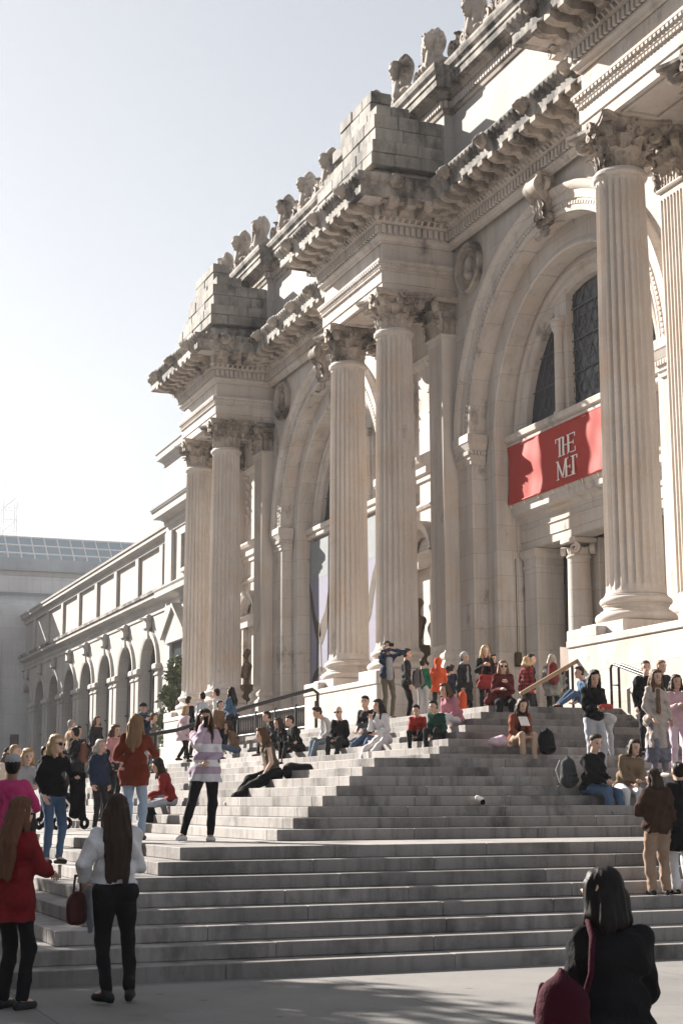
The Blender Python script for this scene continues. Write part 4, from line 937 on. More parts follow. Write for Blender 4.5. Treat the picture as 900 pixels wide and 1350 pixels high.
fw = thing('far_museum_wing', 'shaded far museum wing with a glazed roof, at the left edge', 'building', (0, 120, 0))
Y0 = 116.0
fm = MB(); fm.box(-45, X0+9, Y0, 150, 0, 16.1); wpart(fm, 'wall', M['hazed_farstone'], fw)
qq = [(X0+9, Y0), (-45, Y0), (-45, 150)]
def fsw(name, prof, mat): wpart(MB().sweep([(30, Y0), (-45, Y0)], [(-d, z) for d, z in prof]), name, mat, fw)
fsw('cornice', [(0, 15.2), (0.1, 15.22), (0.1, 15.7), (0.3, 15.9), (0.8, 16.1), (0.95, 16.3), (1.0, 16.6), (1.1, 16.95), (0, 17.1)], M['slate'])
fsw('frieze_band', [(0, 13.5), (0.15, 13.55), (0.15, 13.9), (0, 13.95)], M['hazed_farstone'])
fsw('attic', [(-0.4, 17.0), (-0.4, 18.2), (-0.15, 18.35), (-0.1, 18.6), (-0.6, 18.75)], M['hazed_farstone'])
fsw('slate_roof', [(-0.8, 18.6), (-0.85, 18.75), (-0.95, 19.5)], M['slate'])
gr = wpart(MB().add([(50, Y0+0.95, 19.5), (-45, Y0+0.95, 19.5), (-45, Y0+3.4, 21.75), (50, Y0+3.4, 21.75)], [(0, 1, 2, 3)]), 'glass_roof', M['roofglass'], fw)
rb = MB()
for i in range(96): rb.tube([(50-i, Y0+0.93, 19.53), (50-i, Y0+3.38, 21.78)], 0.06, 4)
for t in (0, 0.33, 0.66, 1): rb.tube([(50, Y0+0.93+2.45*t, 19.53+2.25*t), (-45, Y0+0.93+2.45*t, 19.53+2.25*t)], 0.07, 4)
tag(wpart(rb, 'roof_bars', M['white'], fw), kind='stuff')
for x in (-4.0, 8.0, 16.8): 
    wpart(MB().bev(x-1.7, x+1.7, Y0-0.2, Y0+0.1, 0, 13.5, 0.05), 'pilaster', M['hazed_farstone'], fw)
wpart(MB().box(19.35, 20.0, Y0-0.03, Y0+0.1, 5.6, 6.6), 'small_window', M['iron'], fw)  # small window, built as a flat dark panel

tw = thing('lattice_tower', 'lattice tower, coloured pale for haze, far beyond the roofs at the left edge', 'tower', (64.6, 400, 0))  # near-white colour stands in for the haze over its distance
lt = MB()
for x in (-1.7, 1.7):
    for y in (-1.7, 1.7): lt.tube([(x, y, 0), (x, y, 78)], 0.09, 4)
lt.build('leg_frame', M['white'], tw)
lt = MB()
for i in range(26):
    z = i*3.05; s = 1 if i % 2 else -1
    for y in (-1.7, 1.7): lt.tube([(-1.7, y, z), (1.7, y, z)], 0.06, 4); lt.tube([(-1.7*s, y, z), (1.7*s, y, z+3.05)], 0.05, 4)
lt.build('bracing', M['white'], tw)
MB().tube([(-1.2, 0, 78), (-1.2, 0, 84)], 0.05, 5).build('mast', M['white'], tw)

# ---- rails and fence
def rail(name, label, pts, posts, r, mat, cat='handrail', double=0):
    t = thing(name, label, cat, pts[0]); L = Vector(pts[0])
    m = MB(); m.tube([Vector(p)-L for p in pts], r, 8); m.build('rail', M[mat], t, 50)
    for p, z in posts:
        q = Vector(p)-L; MB().tube([q, q+Vector((0, 0, z-p[2]))], r*0.9, 8).build('post', M[mat], t, 50)
    return t
def at_steps(x, y):
    return RISE*sum(1 for k in range(1, 25) if x >= sx(k) and sy(k) <= y <= 2*YM-sy(k))
yr = 42.2
rail('handrail', 'thick dark iron handrail running down the sunlit front steps', [(15.75, yr, 4.25), (15.75, yr, 4.72), (15.6, yr, 4.83), (13.6, yr, 4.27), (11.6, yr, 3.62), (9.8, yr, 3.3), (7.5, yr, 2.3), (5.0, yr, 1.6)], [((x, yr, at_steps(x, yr)), z) for x, z in ((15.7, 4.5), (13.2, 4.1), (11.0, 3.5), (8.5, 2.7), (6, 1.9))], 0.055, 'iron')
t = thing('handrail', 'black double pipe handrail beside the white pedestal, descending to the right', 'handrail', (16.42, 27.1, FLOOR))
for dx in (-0.09, 0.09):
    z = 0.86
    MB().tube([(dx, 0, 0), (dx, 0, z-0.08), (dx, -0.04, z-0.02), (dx, -0.1, z), (dx, -1.6, z-0.42), (dx, -4.0, z-1.45)], 0.028, 8).build('rail', M['iron'], t, 50)
    MB().tube([(dx, -2.0, -0.9), (dx, -2.0, 0.3)], 0.025, 8).build('post', M['iron'], t, 50)
MB().tube([(-0.09, 0, 0.05), (-0.09, -0.0, 0.45), (0.09, 0, 0.45)], 0.02, 6).build('cross_bar', M['iron'], t, 50)
t = thing('handrail', 'sloping tan wooden-topped handrail in front of the museum doors', 'handrail', (15.35, 29.1, FLOOR))
m = MB(); m.bev(-0.04, 0.04, -0.045, 0.045, 0.0, 1.6, 0.015, Matrix.Translation((0, 0, 0.38)) @ Matrix.Rotation(R(62), 4, 'Y')); m.build('rail', M['brass'], t)
for x, z in ((0.08, 0.42), (1.25, 1.0)): MB().tube([(x, 0, 0), (x, 0, z)], 0.03, 8).build('post', M['iron'], t, 50)
fe = thing('iron_fence', 'low black ornamental iron fence between the column pedestals', 'fence', (17.3, 46.3, 3.4))
MB().tube([(0, 0, 1.28), (0, 10.4, 1.28)], 0.03, 6).build('top_rail', M['iron'], fe); MB().tube([(0, 0, 0.62), (0, 10.4, 0.62)], 0.025, 6).build('bottom_rail', M['iron'], fe); MB().tube([(0, 0, 0.12), (0, 10.4, 0.12)], 0.025, 6).build('bottom_rail', M['iron'], fe)
for i in range(6): MB().bev(-0.045, 0.045, i*2.07-0.045, i*2.07+0.045, 0, 1.4, 0.01).build('post', M['iron'], fe)
lp = MB()
for i in range(52):
    y = 0.1+i*0.2; lp.tube([(0, y+0.085*math.sin(a), 0.95+0.3*math.cos(a)) for a in [k*2*math.pi/12 for k in range(13)]], 0.013, 4, False)
    lp.tube([(0, y+0.1, 0.1), (0, y+0.1, 1.28)], 0.012, 4)
tag(lp.build('looped_infill', M['iron'], fe), kind='stuff')
aw = tag(MB().bev(17.15, 17.5, 45.99, 56.95, -0.2, 3.4, 0.03).build('low_wall', M['stone']), 'low stone wall under the iron fence', 'wall')
aw2 = tag(MB().bev(16.0, 19.3, 56.9, 63.0, -0.2, 2.4, 0.03).build('low_wall', M['stone']), 'low stone base below the farthest pair of columns', 'wall')

# ---- trees
M['leaf'] = plain('dark_leaf', (0.065, 0.085, 0.035), 0.45, 0, 0.6, 3); M['bark'] = plain('bark', (0.09, 0.07, 0.055), 0.9)
M['leaf2'] = plain('autumn_leaf', (0.09, 0.085, 0.03), 0.6, 0, 0.5, 2)
def tree(name, label, x, y, H, z0, rad, nl, size, mat, cone=True):
    t = thing(name, label, 'tree', (x, y, 0))
    m = MB(); m.tube([(0, 0, 0), (0.03, 0.02, H*0.4), (0, 0.05, H*0.93)], [0.05*H**0.7, 0.036*H**0.7, 0.01], 8)
    rr = np.random.default_rng(int(abs(x)*10+y)); limbs = []
    for i in range(16):
        z = z0+(H-z0)*(i+0.5)/17; a = i*2.4; L = rad*(1.0-0.75*(z-z0)/(H-z0) if cone else math.sin(math.pi*min(0.97, 0.2+0.75*(z-z0)/(H-z0))))
        e = Vector((L*math.cos(a), L*math.sin(a), z+0.25*L)); limbs.append((Vector((0, 0, z-0.1)), e)); m.tube([(0, 0, z-0.1), e*0.55+Vector((0, 0, z*0.45-0.05)), e], [0.035*rad, 0.022*rad, 0.008], 5)
    m.build('trunk', M['bark'], t, True)
    n = nl; V = []; F = []
    cl = []
    for a, e in limbs:
        for k in range(7): cl.append((a.lerp(e, rr.uniform(0.45, 1.08))+Vector(rr.normal(0, 0.10*rad, 3)), rr.uniform(0.12, 0.27)*rad))
    for i in range(n):
        c, cr = cl[rr.integers(len(cl))]; p = np.array(c)+rr.normal(0, 0.5*cr, 3)
        d = rr.normal(0, 1, 3); d /= np.linalg.norm(d); s = np.cross(d, rr.normal(0, 1, 3)); s /= np.linalg.norm(s); L = size*rr.uniform(0.7, 1.3)
        k = len(V); V += [p, p+d*L*0.5+s*L*0.24, p+d*L, p+d*L*0.5-s*L*0.24]; F.append((k, k+1, k+2, k+3))
    me = npmesh('crown', V, F, False); link('crown', me, M[mat], t)
tree('evergreen_tree', 'small dark evergreen tree standing left of the farthest columns', 18.15, 66.0, 8.0, 1.0, 1.25, 7000, 0.24, 'leaf')

# ---- apartment houses on the far side of the avenue (unseen outside the frame; added to close off the low sky to the east and north)
M['brickwall'] = stone('apartment_stone', (0.30, 0.26, 0.22), (0.38, 0.34, 0.29), streak=0.2, joints=(1.2, 0.4))
def flats(label, x0, x1, y0, y1, h):
    t = thing('unseen_apartment_block', label, 'building', ((x0+x1)/2, (y0+y1)/2, 0)); L = tuple(-c for c in t.location)
    b = MB().box(x0, x1, y0, y1, 0, h).sweep([(x0-0.0, y1), (x1, y1), (x1, y0), (x0, y0)], [(0, h-1.2), (0.5, h-0.9), (0.8, h-0.3), (0.8, h), (-0.5, h+0.2)]); o = b.build('wall', M['brickwall'], t); o.location = L
    wm = MB().bev(-0.05, 0.03, -0.6, 0.6, 0, 1.9, 0.02).mesh('window')
    for k in range(int((h-6)/3.4)):
        for i in range(int((y1-y0)/3.6)):
            link('window', wm, M['glass'], t, (x1+L[0], y0+2+i*3.6+L[1], 4.5+3.4*k))
flats('unseen brown stone apartment block across the avenue with rows of dark windows', -60, -38, -20, 24, 34)
flats('unseen taller pale apartment block across the avenue to the south', -60, -38, 26, 66, 36)
flats('unseen apartment block across the avenue to the north, behind the photographer', -60, -38, -64, -22, 38)

# ================================================================== PEOPLE
def fabric(name, c, stripes=None, plaid=None, rough=0.85, sheen=0.0):
    key = 'fab_'+name
    if key in M: return M[key]
    m, n, l, b = nt(key, rough); P = n.new('ShaderNodeTexCoord').outputs['Object']
    f = noise(n, l, P, 9, 4); base = mix(n, l, f, tuple(x*0.78 for x in c), tuple(min(1, x*1.18) for x in c))
    if stripes:
        sp = n.new('ShaderNodeSeparateXYZ'); l.new(P, sp.inputs[0]); r = n.new('ShaderNodeValToRGB'); r.color_ramp.interpolation = 'CONSTANT'
        mm = n.new('ShaderNodeMapRange'); mm.inputs[1].default_value = stripes[0]; mm.inputs[2].default_value = stripes[1]; l.new(sp.outputs[2], mm.inputs[0])
        els = stripes[2]; 
        while len(r.color_ramp.elements) < len(els): r.color_ramp.elements.new(0.5)
        for e, (p, cc) in zip(r.color_ramp.elements, els): e.position = p; e.color = (*cc, 1)
        l.new(mm.outputs[0], r.inputs[0]); base = mix(n, l, 0.85, base, r.outputs[0])
    if plaid:
        for axis in (0, 2):
            sp = n.new('ShaderNodeSeparateXYZ'); l.new(P, sp.inputs[0]); w = n.new('ShaderNodeMath'); w.operation = 'PINGPONG'; w.inputs[1].default_value = 0.05; l.new(sp.outputs[axis], w.inputs[0])
            g = n.new('ShaderNodeMath'); g.operation = 'GREATER_THAN'; g.inputs[1].default_value = 0.025; l.new(w.outputs[0], g.inputs[0])
            h = n.new('ShaderNodeMath'); h.operation = 'MULTIPLY'; h.inputs[1].default_value = 0.6; l.new(g.outputs[0], h.inputs[0]); base = mix(n, l, h.outputs[0], base, plaid)
    l.new(base, b.inputs['Base Color']); b.inputs['Specular IOR Level'].default_value = 0.12
    fold = noise(n, l, P, 5.5, 5, 0.62, (1.6, 1.6, 0.8)); hmix = n.new('ShaderNodeMath'); hmix.operation = 'MULTIPLY_ADD'; hmix.inputs[1].default_value = 3.0; l.new(fold, hmix.inputs[0]); l.new(noise(n, l, P, 60, 3), hmix.inputs[2])
    bump(n, l, b, hmix.outputs[0], 0.6, 0.012); M[key] = m; return m
def denim(name='denim', c=(0.10, 0.17, 0.30)): return fabric(name, c)
SKIN = {}
def skin(i):
    cs = [(0.56, 0.36, 0.27), (0.62, 0.42, 0.33), (0.46, 0.28, 0.19), (0.22, 0.12, 0.08)]
    if i not in SKIN:
        m, n, l, b = nt('skin', 0.5); P = n.new('ShaderNodeTexCoord').outputs['Object']; c = cs[i]
        l.new(mix(n, l, noise(n, l, P, 12, 3), tuple(x*0.9 for x in c), tuple(x*1.08 for x in c)), b.inputs['Base Color']); b.inputs['Subsurface Weight'].default_value = 0.05; SKIN[i] = m
    return SKIN[i]
def hairmat(name, c):
    key = 'hair_'+name
    if key not in M:
        m, n, l, b = nt(key, 0.55); b.inputs['Specular IOR Level'].default_value = 0.12; P = n.new('ShaderNodeTexCoord').outputs['Object']
        f = noise(n, l, P, 30, 3, 0.6, (1, 1, 0.12)); l.new(mix(n, l, f, tuple(x*0.55 for x in c), tuple(min(1, x*1.4) for x in c)), b.inputs['Base Color']); bump(n, l, b, f, 0.5, 0.008); M[key] = m
    return M[key]
HC = {'black': (0.012, 0.010, 0.010), 'dark': (0.035, 0.022, 0.016), 'brown': (0.10, 0.055, 0.03), 'blond': (0.36, 0.25, 0.14), 'lightbrown': (0.22, 0.13, 0.07), 'reddish': (0.115, 0.05, 0.03), 'grey': (0.30, 0.27, 0.24)}
def rotm(yaw, pitch, roll=0):
    return np.array((Matrix.Rotation(R(-yaw), 3, 'Z') @ Matrix.Rotation(R(-pitch), 3, 'X') @ Matrix.Rotation(R(roll), 3, 'Y')))
def ik(a, b, l1, l2, pole):
    a, b, pole = (np.array(q, float) for q in (a, b, pole)); d = b-a; L = np.linalg.norm(d); Lm = (l1+l2)*0.995
    if L > Lm: b = a+d/L*Lm; d = b-a; L = Lm
    d /= L; x = (l1*l1-l2*l2+L*L)/(2*L); h = math.sqrt(max(l1*l1-x*x, 1e-6)); p = pole-d*(pole@d); p /= np.linalg.norm(p)+1e-9
    return a+d*x+p*h, b
def wrinkle(V, F, amp, seed, scale=1.0):
    if amp <= 0: return V
    r = np.random.default_rng(seed); d = np.zeros(len(V))
    for i in range(7):
        k = r.normal(0, 1, 3); k /= np.linalg.norm(k); k[2] *= 1.3; fr = r.uniform(14, 42)/scale
        d += (1-2*np.abs(np.sin(V@k*fr*0.5+r.uniform(0, 6)+1.3*np.sin(V@r.normal(0, 7, 3)))))/(1+i*0.35)
    e1 = V[F[:, 1]]-V[F[:, 0]]; e2 = V[F[:, 2]]-V[F[:, 0]]; nf = np.cross(e1, e2); N = np.zeros_like(V)
    for j in range(4): np.add.at(N, F[:, j], nf)
    N /= np.linalg.norm(N, axis=1)[:, None]+1e-9
    return V+N*(d*amp*0.5)[:, None]
def strands(V, F, c, amp, seed):
    a = np.arctan2(V[:, 0]-c[0], V[:, 1]-c[1]); z = V[:, 2]; x = V[:, 0]
    d = np.sin(a*17+2.0*np.sin(z*11+seed))+0.7*np.sin(x*150+3*np.sin(z*8))+0.6*np.sin(a*37+4*np.sin(z*17+seed*2))
    e1 = V[F[:, 1]]-V[F[:, 0]]; e2 = V[F[:, 2]]-V[F[:, 0]]; nf = np.cross(e1, e2); N = np.zeros_like(V)
    for j in range(4): np.add.at(N, F[:, j], nf)
    N /= np.linalg.norm(N, axis=1)[:, None]+1e-9
    return V+N*(d*amp*0.55)[:, None]
NP = [0]
def person(label, pos, heading, H=1.68, hz=0.90, lean=0, side=0, twist=0, head=(0, 0), hands=None, feet=None, knee=None, elbow=None, top=None, topl=0.08, fat=0.0, puff=0.014, sleeve=True,
           bottom=None, bfat=0.0, hipf=1.0, skirt=0, shoes=(0.02, 0.02, 0.022), boot=0.0, hair=('short', 'dark'), hat=None, sk=0, cell=0.018, build=1.0, collar=None, face=True, sit=False, coat_open=None, group=None, scarf=None, glasses=False, hood=None):
    s = H/1.7; NP[0] += 1; seed = NP[0]; fat *= 0.5; puff *= 0.75; build *= 0.97
    root = thing('person', label, 'person', pos, R(-heading), group); root.scale = (s, s, s)
    c = cell/s
    # --- skeleton
    pel = np.array((0, -0.02 if not sit else 0.0, hz)); TR = rotm(twist, lean, side); TH = rotm(twist*0.4, lean*0.45, side*0.5)
    def T(x, y, z): 
        w = min(1, z/0.2); q = TH@np.array((0, 0, min(z, 0.17)))+TR@np.array((x, y, max(z-0.17, 0)))*w+(TH@np.array((x, y, 0)))*(1-w); return pel+q
    sw = 0.152*build; hw = 0.085
    sho = {-1: T(-sw, 0, 0.475), 1: T(sw, 0, 0.475)}; nb = T(0, -0.005, 0.52)
    HR = rotm(twist+head[0], lean*0.35+head[1]); hc = nb+TR@np.array((0, 0.015, 0.05))*1.0+HR@np.array((0, 0.02, 0.105))
    def Hd(x, y, z): return hc+HR@np.array((x, y, z))
    hands = hands or {}; feet = feet or {}; knee = knee or {}; elbow = elbow or {}
    J = {}
    for sd in (-1, 1):
        t = np.array(hands.get(sd, (0.05, 0.06, -0.50)), float); tgt = sho[sd]+TR@np.array((t[0]*sd, t[1], t[2]))
        ep = np.array(elbow.get(sd, (0.5, -0.8, -0.3)), float); ep = TR@np.array((ep[0]*sd, ep[1], ep[2]))
        el, wr = ik(sho[sd], tgt, 0.275, 0.245, ep)
        hip = pel+TH@np.array((sd*hw, 0, 0)); f = np.array(feet.get(sd, (0.10, 0.0, 0.075)), float); an = np.array((f[0]*sd, f[1], f[2]))
        kp = np.array(knee.get(sd, (0.12, 1.0, 0.1 if not sit else 0.8)), float); kn, an = ik(hip, an, 0.425, 0.415, (kp[0]*sd, kp[1], kp[2]))
        fd = np.array((f[3] if len(f) > 3 else 0.12, 1.0, 0.0))*np.array((sd, 1, 1)); fd /= np.linalg.norm(fd)
        if len(f) > 4: fd = np.array((fd[0], fd[1]*math.cos(R(f[4])), math.sin(R(f[4]))))
        J[sd] = dict(el=el, wr=wr, hip=hip, kn=kn, an=an, fd=fd)
    # --- body: one continuous skin surface with hands
    bs = []
    bs += [('e', Hd(0, 0, 0.03), (0.074, 0.092, 0.098), HR.T), ('e', Hd(0, 0.022, -0.055), (0.054, 0.068, 0.066), HR.T), ('c', nb-TR@np.array((0, 0, 0.03)), Hd(0, -0.015, -0.03), 0.054, 0.050),
           ('e', Hd(0, 0.098, -0.012), (0.013, 0.022, 0.026), HR.T), ('e', Hd(0, 0.075, 0.022), (0.05, 0.022, 0.016), HR.T), ('e', Hd(0, 0.075, -0.088), (0.024, 0.02, 0.02), HR.T),
           ('e', Hd(0, 0.085, -0.052), (0.022, 0.014, 0.011), HR.T)]
    for sd in (-1, 1):
        j = J[sd]
        bs += [('e', Hd(sd*0.076, -0.005, 0.0), (0.012, 0.022, 0.032), HR.T), ('c', sho[sd], j['el'], 0.043 if not (top and sleeve) else 0.033, 0.036 if not (top and sleeve) else 0.030), ('c', j['el'], j['wr'], 0.037, 0.024), ('c', nb-TR@np.array((0, 0, 0.035)), sho[sd]-TR@np.array((0, 0, 0.012)), 0.038, 0.030 if top else 0.045),
               ('c', j['hip'], j['kn'], 0.056, 0.040), ('c', j['kn'], j['an'], 0.040, 0.031), ('c', j['an'], j['an']+j['fd']*0.10-np.array((0, 0, 0.03)), 0.03, 0.028)]
        d = j['wr']-j['el']; d /= np.linalg.norm(d); j['hd'] = d
        bs.append(('c', j['wr']+d*0.02, j['wr']+d*0.07, 0.027, 0.032))
    bs += [('c', T(-0.07, -0.005, 0.38), T(0.07, -0.005, 0.38), 0.068, 0.068), ('c', T(-0.05, 0, 0.16), T(0.05, 0, 0.16), 0.068, 0.068), ('c', T(-0.06, 0, 0.0), T(0.06, 0, 0.0), 0.072, 0.072), ('c', T(0, 0, 0.1), T(0, 0, 0.40), 0.07, 0.075)]
    V, F = sdf_mesh(bs, c if cell >= 0.018 else min(c, 0.016), k=0.022)
    V = V.tolist(); F = F.tolist()
    for sd in (-1, 1):                                         # five separate fingers on each palm
        j = J[sd]; d = j['hd']; up = np.array((0, 0, 1.0)); a = np.cross(d, up)
        if np.linalg.norm(a) < 0.2: a = np.array((0, 1.0, 0)) if abs(d[2]) > 0.9 else a
        a = a-d*(a@d); a /= np.linalg.norm(a); n_ = np.cross(a, d); inw = n_*(-1 if n_@np.array((-sd, 0.4, -0.2)) < 0 else 1)
        if abs(d[2]) > 0.8:
            a = np.array((0, 1.0, 0)); a = a-d*(a@d); a /= np.linalg.norm(a); inw = np.cross(d, a); inw *= (-1 if inw[0]*sd > 0 else 1)
        mb = MB(); p0 = j['wr']+d*0.075; cu = 0.5+0.15*math.sin(seed)
        for q, (o_, L) in enumerate(((0.028, 0.068), (0.0095, 0.078), (-0.0095, 0.074), (-0.027, 0.058))):
            b0 = p0+a*o_; b1 = b0+(d*math.cos(cu*0.5)+inw*math.sin(cu*0.5))*L*0.52; b2 = b1+(d*math.cos(cu*1.6)+inw*math.sin(cu*1.6))*L*0.48
            mb.tube([b0-d*0.02, b0, b1, b2], [0.0095, 0.0098, 0.0088, 0.007], 6)
        b0 = j['wr']+d*0.03+a*0.024; b1 = b0+(a*0.75+d*0.6+inw*0.35)*0.04; b2 = b1+(d*0.85+inw*0.4+a*0.2)*0.034; mb.tube([b0-a*0.012, b0, b1, b2], [0.012, 0.012, 0.0105, 0.008], 6)
        n0 = len(V); V += [list(p) for p in mb.v]; F += [[i+n0 for i in f] for f in mb.f]
    me = mesh('body', V, F, True); body = link('body', me, skin(sk), root)
    if face:
        for sd in (-1, 1):
            m = MB(); q = Hd(sd*0.031, 0.079, 0.004)
            vv, ff = sdf_mesh([('e', (0, 0, 0), (0.016, 0.009, 0.0105))], 0.004, pad=0.01, k=0.001); link('eye', npmesh('eye', vv, ff), M['eye'], root, tuple(q))  # oversized dark eye; its colour also stands in for socket shade
            vv, ff = sdf_mesh([('c', (-0.02, 0, 0), (0.02, 0, 0.0), 0.007, 0.006)], 0.004, pad=0.01, k=0.001); link('eyebrow', npmesh('eyebrow', vv, ff), hairmat(hair[1], HC[hair[1]]), root, tuple(Hd(sd*0.033, 0.086, 0.028)))
        vv, ff = sdf_mesh([('c', (-0.016, 0, 0), (0.018, 0, 0), 0.0085, 0.0085)], 0.004, pad=0.01, k=0.001); link('lips', npmesh('lips', vv, ff), M['lips'], root, tuple(Hd(0, 0.094, -0.053)), (0, 0, -R(twist+head[0])))
    if glasses:
        gs = [('e', Hd(sd*0.034, 0.092, 0.004), (0.030, 0.012, 0.024), HR.T) for sd in (-1, 1)]+[('c', Hd(-0.07, 0.075, 0.014), Hd(0.07, 0.075, 0.014), 0.006, 0.006), ('c', Hd(-0.076, 0.07, 0.014), Hd(-0.078, -0.01, 0.012), 0.006, 0.006), ('c', Hd(0.076, 0.07, 0.014), Hd(0.078, -0.01, 0.012), 0.006, 0.006)]
        V, F = sdf_mesh(gs, 0.007, k=0.004); link('sunglasses', npmesh('sunglasses', V, F), M['eye'], root)
    def garment(name, prims, mat, amp, k=0.035, cuts=(), cc=None):
        V, F = sdf_mesh(prims, cc or c, k=k, cuts=cuts); V = wrinkle(V, F, amp, seed)
        return link(name, npmesh(name, V, F), mat, root)
    # --- bottoms
    p = 0.010+bfat
    if bottom:
        nm, mat = bottom; g = [('c', T(-0.075, 0, 0.0), T(0.075, 0, 0.0), 0.098+p*0.5, 0.098+p*0.5), ('c', T(-0.03, -0.005, 0.12), T(0.03, -0.005, 0.12), 0.083, 0.083)]
        for sd in (-1, 1):
            j = J[sd]; hem = j['kn']+(j['an']-j['kn'])*0.93
            g += [('c', j['hip'], j['kn'], 0.080*hipf+p, 0.054+p), ('c', j['kn'], hem, 0.054+p, 0.040+p*1.25), ('e', j['hip']+np.array((sd*0.01*(hipf-1)*8, -0.05*hipf, 0.0)), (0.082*hipf, 0.075*hipf, 0.095))]
        garment(nm, g, mat, 0.008+bfat*0.2, 0.022)
    if skirt > 0:
        g = []; 
        for i in range(8):
            a = i*math.pi/4; g.append(('c', T(0.07*math.cos(a), 0.05*math.sin(a), 0.08), pel+np.array((0.17*math.cos(a), 0.14*math.sin(a), -skirt)), 0.05, 0.06))
        garment('skirt', g, bottom[1], 0.012, 0.04)
    # --- shoes
    for sd in (-1, 1):
        j = J[sd]; a, fd = j['an'], j['fd']; dn = np.array((0, 0, -0.045))
        g = [('c', a+dn-fd*0.045, a+dn+fd*0.13, 0.037, 0.033), ('c', a+dn*0.5, a+dn*0.9+fd*0.09, 0.036, 0.032)]
        if boot: g += [('c', a+(j['kn']-a)*boot, a, 0.050+bfat*0.3, 0.042), ('c', a+np.array((0, 0, -0.03))-fd*0.04, a+np.array((0, 0, -0.075))-fd*0.045, 0.03, 0.022)]
        zz = a[2]-0.085 if not (len(feet.get(sd, ())) > 4) else None
        V, F = sdf_mesh(g, min(c, 0.014), k=0.02, cuts=() if zz is None else (lambda X, Y, Z, zz=zz: zz-Z+0*X+0*Y,))
        link('shoe', npmesh('shoe', V, F), fabric('shoe%.2f%.2f%.2f' % shoes, shoes, rough=0.5), root)
    # --- top
    if top:
        nm, mat = top; e = puff; g = [('c', T(-0.078*build, -0.005, 0.385), T(0.078*build, -0.005, 0.385), 0.090+e+fat, 0.090+e+fat), ('c', T(-0.055, 0.005, 0.18), T(0.055, 0.005, 0.18), 0.088+e+fat, 0.088+e+fat),
             ('c', T(-0.07, 0, 0.03), T(0.07, 0, 0.03), 0.098+e+fat, 0.098+e+fat), ('c', T(0, 0, 0.1), T(0, 0, 0.42), 0.086+e+fat, 0.092+e+fat)]
        for sd in (-1, 1):
            j = J[sd]; g.append(('c', nb-TR@np.array((0, 0.01, 0.045)), sho[sd]-TR@np.array((0, 0, 0.01)), 0.042+e, 0.046+e))
            if sleeve:
                cf = j['el']+(j['wr']-j['el'])*0.96; g += [('c', sho[sd]-TR@np.array((0, 0, 0.01)), j['el'], 0.047+e+fat*0.4, 0.040+e+fat*0.4), ('c', j['el'], cf, 0.040+e+fat*0.4, 0.030+e+fat*0.3)]
        if topl > 0.1:
            if sit:
                for sd in (-1, 1): g.append(('c', J[sd]['hip'], J[sd]['hip']+(J[sd]['kn']-J[sd]['hip'])*min(1, topl), 0.10+e+fat, 0.085+e))
            else:
                for sd in (-1, 1): g.append(('e', J[sd]['hip']+np.array((sd*0.012, -0.045, -0.01)), (0.10+e+fat, 0.095+e+fat+bfat, 0.12)))
                w = 0.082+0.05*topl+bfat*0.9+0.03*(hipf-1)*5
                for i in range(6):
                    a = i*math.pi/3+0.5; g.append(('c', T(0.075*math.cos(a), 0.045*math.sin(a), 0.05), pel+np.array((w*1.25*math.cos(a), w*1.08*math.sin(a), -topl)), 0.065+e+fat, 0.062+e+fat))
        cuts = []
        if not sit:
            zc_ = pel[2]-topl-0.02; cuts.append(lambda X, Y, Z: np.where((np.abs(X) < 0.30), zc_-Z, -1.0)+0*X+0*Y)
        garment(nm, g, mat, 0.014+0.35*max(0, puff-0.012), 0.022, cuts if not sit else ())
        if collar is not None:
            V, F = sdf_mesh([('c', nb+TR@np.array((0.055*math.cos(a), 0.055*math.sin(a)-0.005, 0.0)), nb+TR@np.array((0.06*math.cos(a), 0.062*math.sin(a)-0.005, 0.035)), 0.018, 0.016) for a in [i*math.pi/5 for i in range(10)] if not 1.2 < a < 1.95], min(c, 0.012), k=0.012)
            link('collar', npmesh('collar', V, F), collar, root)
        if scarf is not None:
            garment('scarf', [('c', nb+TR@np.array((0.065*math.cos(a), 0.065*math.sin(a), 0.02)), nb+TR@np.array((0.065*math.cos(a+1), 0.065*math.sin(a+1), 0.03)), 0.036, 0.036) for a in range(7)]+[('c', T(0.03, 0.10, 0.46), T(0.05, 0.13, 0.12), 0.035, 0.04)], scarf, 0.006, 0.02)
        if hood is not None:
            garment('hood', [('e', Hd(0, -0.025, 0.02), (0.115, 0.115, 0.14), HR.T), ('c', Hd(0, -0.06, -0.08), nb-TR@np.array((0, 0.05, 0.02)), 0.085, 0.10)], hood, 0.004, 0.03, [lambda X, Y, Z: -(np.sqrt(((X-Hd(0, 0.10, -0.01)[0]))**2/0.0064+((Y-Hd(0, 0.10, -0.01)[1]))**2/0.0085+((Z-Hd(0, 0.10, -0.01)[2]))**2/0.012)-1)*0.08])
    # --- hair and hats
    st, hcn = hair[0], hair[1]; hm = hairmat(hcn, HC[hcn]); L = hair[2] if len(hair) > 2 else 0.3
    g = [('e', Hd(0, -0.028, 0.035), (0.084, 0.085, 0.102), HR.T), ('e', Hd(0, -0.002, 0.082), (0.074, 0.086, 0.050), HR.T)]
    if st == 'bald': g = []
    if st == 'short': g.append(('e', Hd(0, -0.045, -0.02), (0.07, 0.055, 0.07), HR.T))
